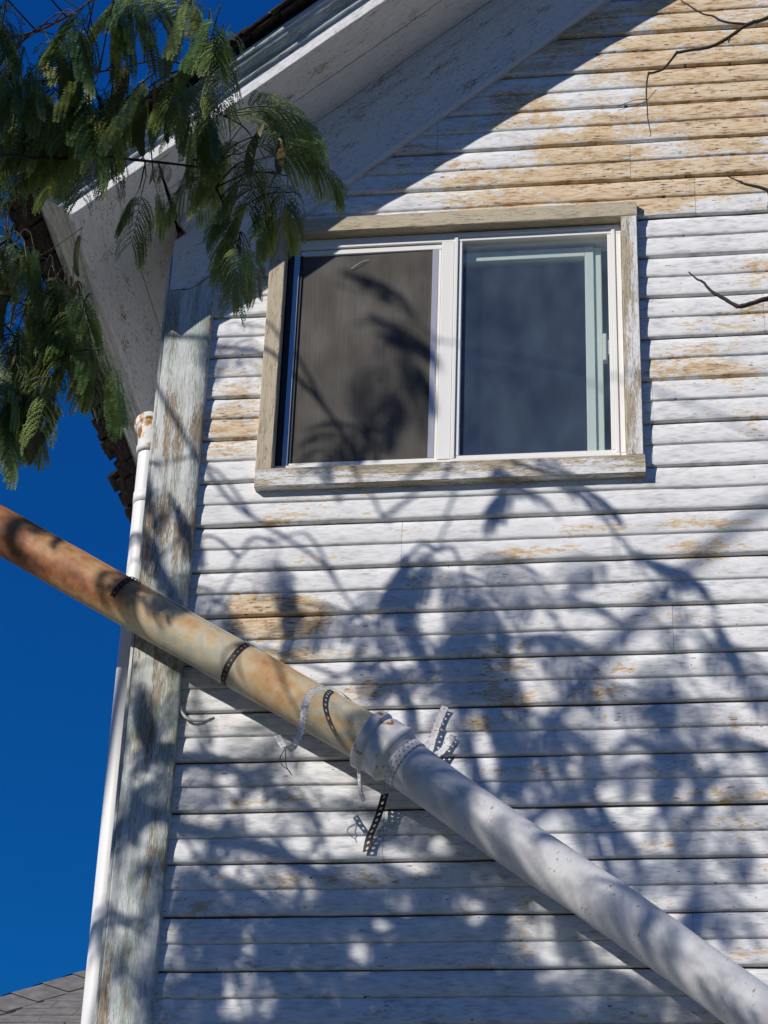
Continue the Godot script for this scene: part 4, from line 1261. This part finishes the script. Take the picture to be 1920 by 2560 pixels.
	for b in blobs:
		var hub := Vector3.ZERO
		var group := []
		for k in b[4]:
			var a := rng.randf() * TAU
			var rr := sqrt(rng.randf())
			var w := at(b[0] + cos(a) * rr * b[2], b[1] + sin(a) * rr * b[3] - 70.0, 0.02)
			var s: float = maxf(2.4, b[5] - 2.4) + rng.randf_range(-0.4, 0.5)
			while not off_frame(w - u * s, 200.0) and s < 12.0: s += 0.15
			group.append(w - u * s)
			hub += (w - u * s) / b[4]
		var q := nearest_on(wood_paths, hub + Vector3(0, 0.1, 0))
		var path := smooth_path([q, q.lerp(hub, 0.5) + Vector3(0, 0.12, 0), hub], 6)
		branch(twigs, [inv * q, inv * (q.lerp(hub, 0.5) + Vector3(0, 0.12, 0)), inv * hub], 0.008, 0.003, 5, 0.08)
		wood_paths.append(path)
		for p in group:
			crown.append([p, rng.randf() < 0.7])
			branch(twigs, [inv * hub, inv * (hub.lerp(p, 0.5) + Vector3(0, 0.02, 0)), inv * p], 0.003, 0.0015, 4, 0.1)
	for m in [[1548, 1415, 3.3, 3.1, 0.62], [1550, 1420, 3.3, 0.05, 0.80], [1590, 1440, 3.3, 0.2, 0.78], [815, 690, 4.2, 0.1, 0.8], [850, 790, 4.6, -0.2, 0.8], [920, 860, 4.6, 0.3, 0.8], [1240, 1235, 3.4, 0.1, 0.6]]:
		var p: Vector3 = at(m[0], m[1], 0.02) - u * float(m[2])
		var q := nearest_on(wood_paths, p)
		crown.append([p, false, m[3], m[4]])
		branch(twigs, [inv * q, inv * (q.lerp(p, 0.5) + Vector3(0, 0.06, 0)), inv * p], 0.004, 0.0022, 5, 0.1)
	for k in 55:       # shade over the leaves in view and the eave corner
		var p: Vector3 = spots[rng.randi() % spots.size()] + Vector3(rng.randf_range(-0.1, 0.1), rng.randf_range(-0.15, 0.05), 0)
		var s := rng.randf_range(1.0, 3.2)
		while not off_frame(p - u * s, 240.0) and s < 12.0: s += 0.2
		p -= u * s
		var q := nearest_on(wood_paths, p)
		crown.append([p, true])
		branch(twigs, [inv * q, inv * (q.lerp(p, 0.5) + Vector3(0, 0.05, 0)), inv * p], 0.003, 0.0015, 4, 0.1)
	var count := 0
	var spare := {}
	for c in crown:
		var mesh: Mesh = hang[rng.randi() % 4] if c[1] else arch[rng.randi() % 3]
		var b := Basis(Vector3.UP, rng.randf() * TAU if c.size() < 3 else c[2]).scaled(Vector3.ONE * (rng.randf_range(0.66, 0.98) if c.size() < 3 else c[3]))
		var xf := inv * Transform3D(b, c[0])
		if shown + count < 300:
			put("leaf", mesh, M.leaf[rng.randi() % 3], tree, xf)
			count += 1
		else:
			if not spare.has(mesh): spare[mesh] = []
			spare[mesh].append(xf)
	for mesh in spare:
		var mm := MultiMesh.new()
		mm.transform_format = MultiMesh.TRANSFORM_3D
		mm.mesh = mesh
		mm.instance_count = spare[mesh].size()
		for i in spare[mesh].size(): mm.set_instance_transform(i, spare[mesh][i])
		var mi := MultiMeshInstance3D.new()
		mi.name = "foliage"
		mi.multimesh = mm
		mi.material_override = M.leaf[0]
		mi.set_meta("kind", "stuff")
		tree.add_child(mi, true)
	var tw := put("twigs", done(twigs), M.twig, tree)
	tw.set_meta("kind", "stuff")
	print("leaves ", shown, " crown ", crown.size())

func build_bare_tree() -> void:
	var root := Vector3(2.6, 0, 2.2)
	var tree := thing("bare_tree", "leafless sapling whose thin dark twigs reach in front of the upper clapboards", "tree", root)
	var inv := Transform3D(Basis.IDENTITY, -root)
	var st := begin()
	branch(st, [Vector3.ZERO, Vector3(0.05, 2.0, -0.1), Vector3(-0.1, 4.0, -0.3), Vector3(-0.25, 5.6, -0.6)], 0.06, 0.03, 10, 0.04)
	put("trunk", done(st), M.bark, tree)
	var fork := root + Vector3(-0.25, 5.55, -0.6)
	var zt := 1.0
	var runs := [
		[[fork, Vector3(1.7, 6.5, 1.3), at(2080, -20, zt), at(1920, 45, zt), at(1868, 62, zt), at(1790, 112, zt), at(1700, 130, zt), at(1692, 132, zt), at(1658, 172, zt), at(1622, 184, zt)], 0.0085, 0.0035],
		[[at(1866, 60, zt), at(1810, 54, zt), at(1782, 40, zt), at(1755, 34, zt), at(1720, 12, zt), at(1704, 2, zt), at(1690, -30, zt)], 0.0042, 0.002],
		[[at(1622, 180, zt), at(1617, 205, zt), at(1616, 240, zt), at(1618, 265, zt), at(1620, 300, zt), at(1627, 335, zt), at(1624, 341, zt)], 0.0032, 0.0012],
		[[at(1617, 248, zt), at(1590, 250, zt + .02), at(1565, 258, zt + .03), at(1543, 267, zt + .04)], 0.0014, 0.0009],
		[[at(1618, 252, zt), at(1595, 262, zt), at(1570, 268, zt), at(1545, 276, zt)], 0.0014, 0.0009],
		[[at(1618, 250, zt), at(1630, 237, zt), at(1641, 224, zt)], 0.0014, 0.0010],
		[[at(1828, 88, zt), at(1823, 97, zt), at(1822, 105, zt)], 0.0042, 0.0028],
		[[fork, Vector3(1.9, 6.2, 1.3), at(2060, 530, zt), at(1920, 475, zt), at(1870, 462, zt), at(1840, 450, zt), at(1818, 441, zt)], 0.011, 0.0012],
		[[fork, Vector3(1.8, 5.9, 1.4), at(2060, 720, zt), at(1920, 747, zt), at(1855, 765, zt), at(1838, 762, zt), at(1795, 738, zt), at(1775, 725, zt), at(1757, 704, zt), at(1742, 697, zt), at(1722, 680, zt)], 0.011, 0.0022],
	]
	for r in runs:
		var path := []
		for p in r[0]: path.append(inv * p)
		var sb := begin()
		branch(sb, path, r[1], r[2], 7, 0.10)
		put("twig", done(sb), M.twig, tree)

# ---------------------------------------------------------------- scene
func _ready() -> void:
	rng.seed = 7
	var camera := Camera3D.new()
	camera.name = "camera"
	camera.position = EYE
	camera.rotation_degrees = Vector3(28.7466, 8.5777, 2.1204)
	camera.fov = 26.670
	camera.near = 0.05
	camera.far = 400.0
	add_child(camera)
	cam_basis = Basis.from_euler(camera.rotation)
	var sky_mat := ProceduralSkyMaterial.new()
	sky_mat.sky_top_color = Color(0.002, 0.052, 0.262).linear_to_srgb()
	sky_mat.sky_horizon_color = Color(0.008, 0.245, 0.73).linear_to_srgb()
	sky_mat.sky_curve = 0.16
	sky_mat.ground_horizon_color = Color(0.10, 0.11, 0.12).linear_to_srgb()
	sky_mat.ground_bottom_color = Color(0.08, 0.07, 0.05).linear_to_srgb()
	sky_mat.sun_angle_max = 1.0
	var sky := Sky.new()
	sky.sky_material = sky_mat
	var env := Environment.new()
	env.background_mode = Environment.BG_SKY
	env.sky = sky
	env.tonemap_mode = Environment.TONE_MAPPER_LINEAR
	env.tonemap_exposure = 0.88
	env.sdfgi_enabled = true
	env.ssao_enabled = true
	env.ssil_enabled = true
	var we := WorldEnvironment.new()
	we.name = "world_environment"
	we.environment = env
	add_child(we)
	var sun := DirectionalLight3D.new()
	sun.name = "sun"
	sun.light_color = Color(1.0, 0.975, 0.945)
	sun.light_energy = 1.58
	sun.light_angular_distance = 0.5
	sun.shadow_enabled = true
	add_child(sun)
	sun.look_at_from_position(Vector3.ZERO, SUN_RAY, Vector3.UP)

	ca = 1.0 / sqrt(1.0 + SLOPE * SLOPE)
	sa = SLOPE * ca
	var t0 := Time.get_ticks_msec()
	make_materials()
	print("materials ", Time.get_ticks_msec() - t0)
	var ground := MeshInstance3D.new()
	ground.name = "ground"
	var gp := PlaneMesh.new()
	gp.size = Vector2(300, 300)
	ground.mesh = gp
	ground.material_override = M.ground
	ground.set_meta("kind", "structure")
	add_child(ground)

	house = thing("clapboard_house", "old white clapboard house gable with peeling paint and a sliding window", "house")
	build_shell()
	build_siding()
	build_corner()
	build_roof_edge()
	build_shingles()
	build_window()
	build_low_roof()
	build_pipes()
	build_bare_tree()
	build_mimosa()
	print("total ", Time.get_ticks_msec() - t0)
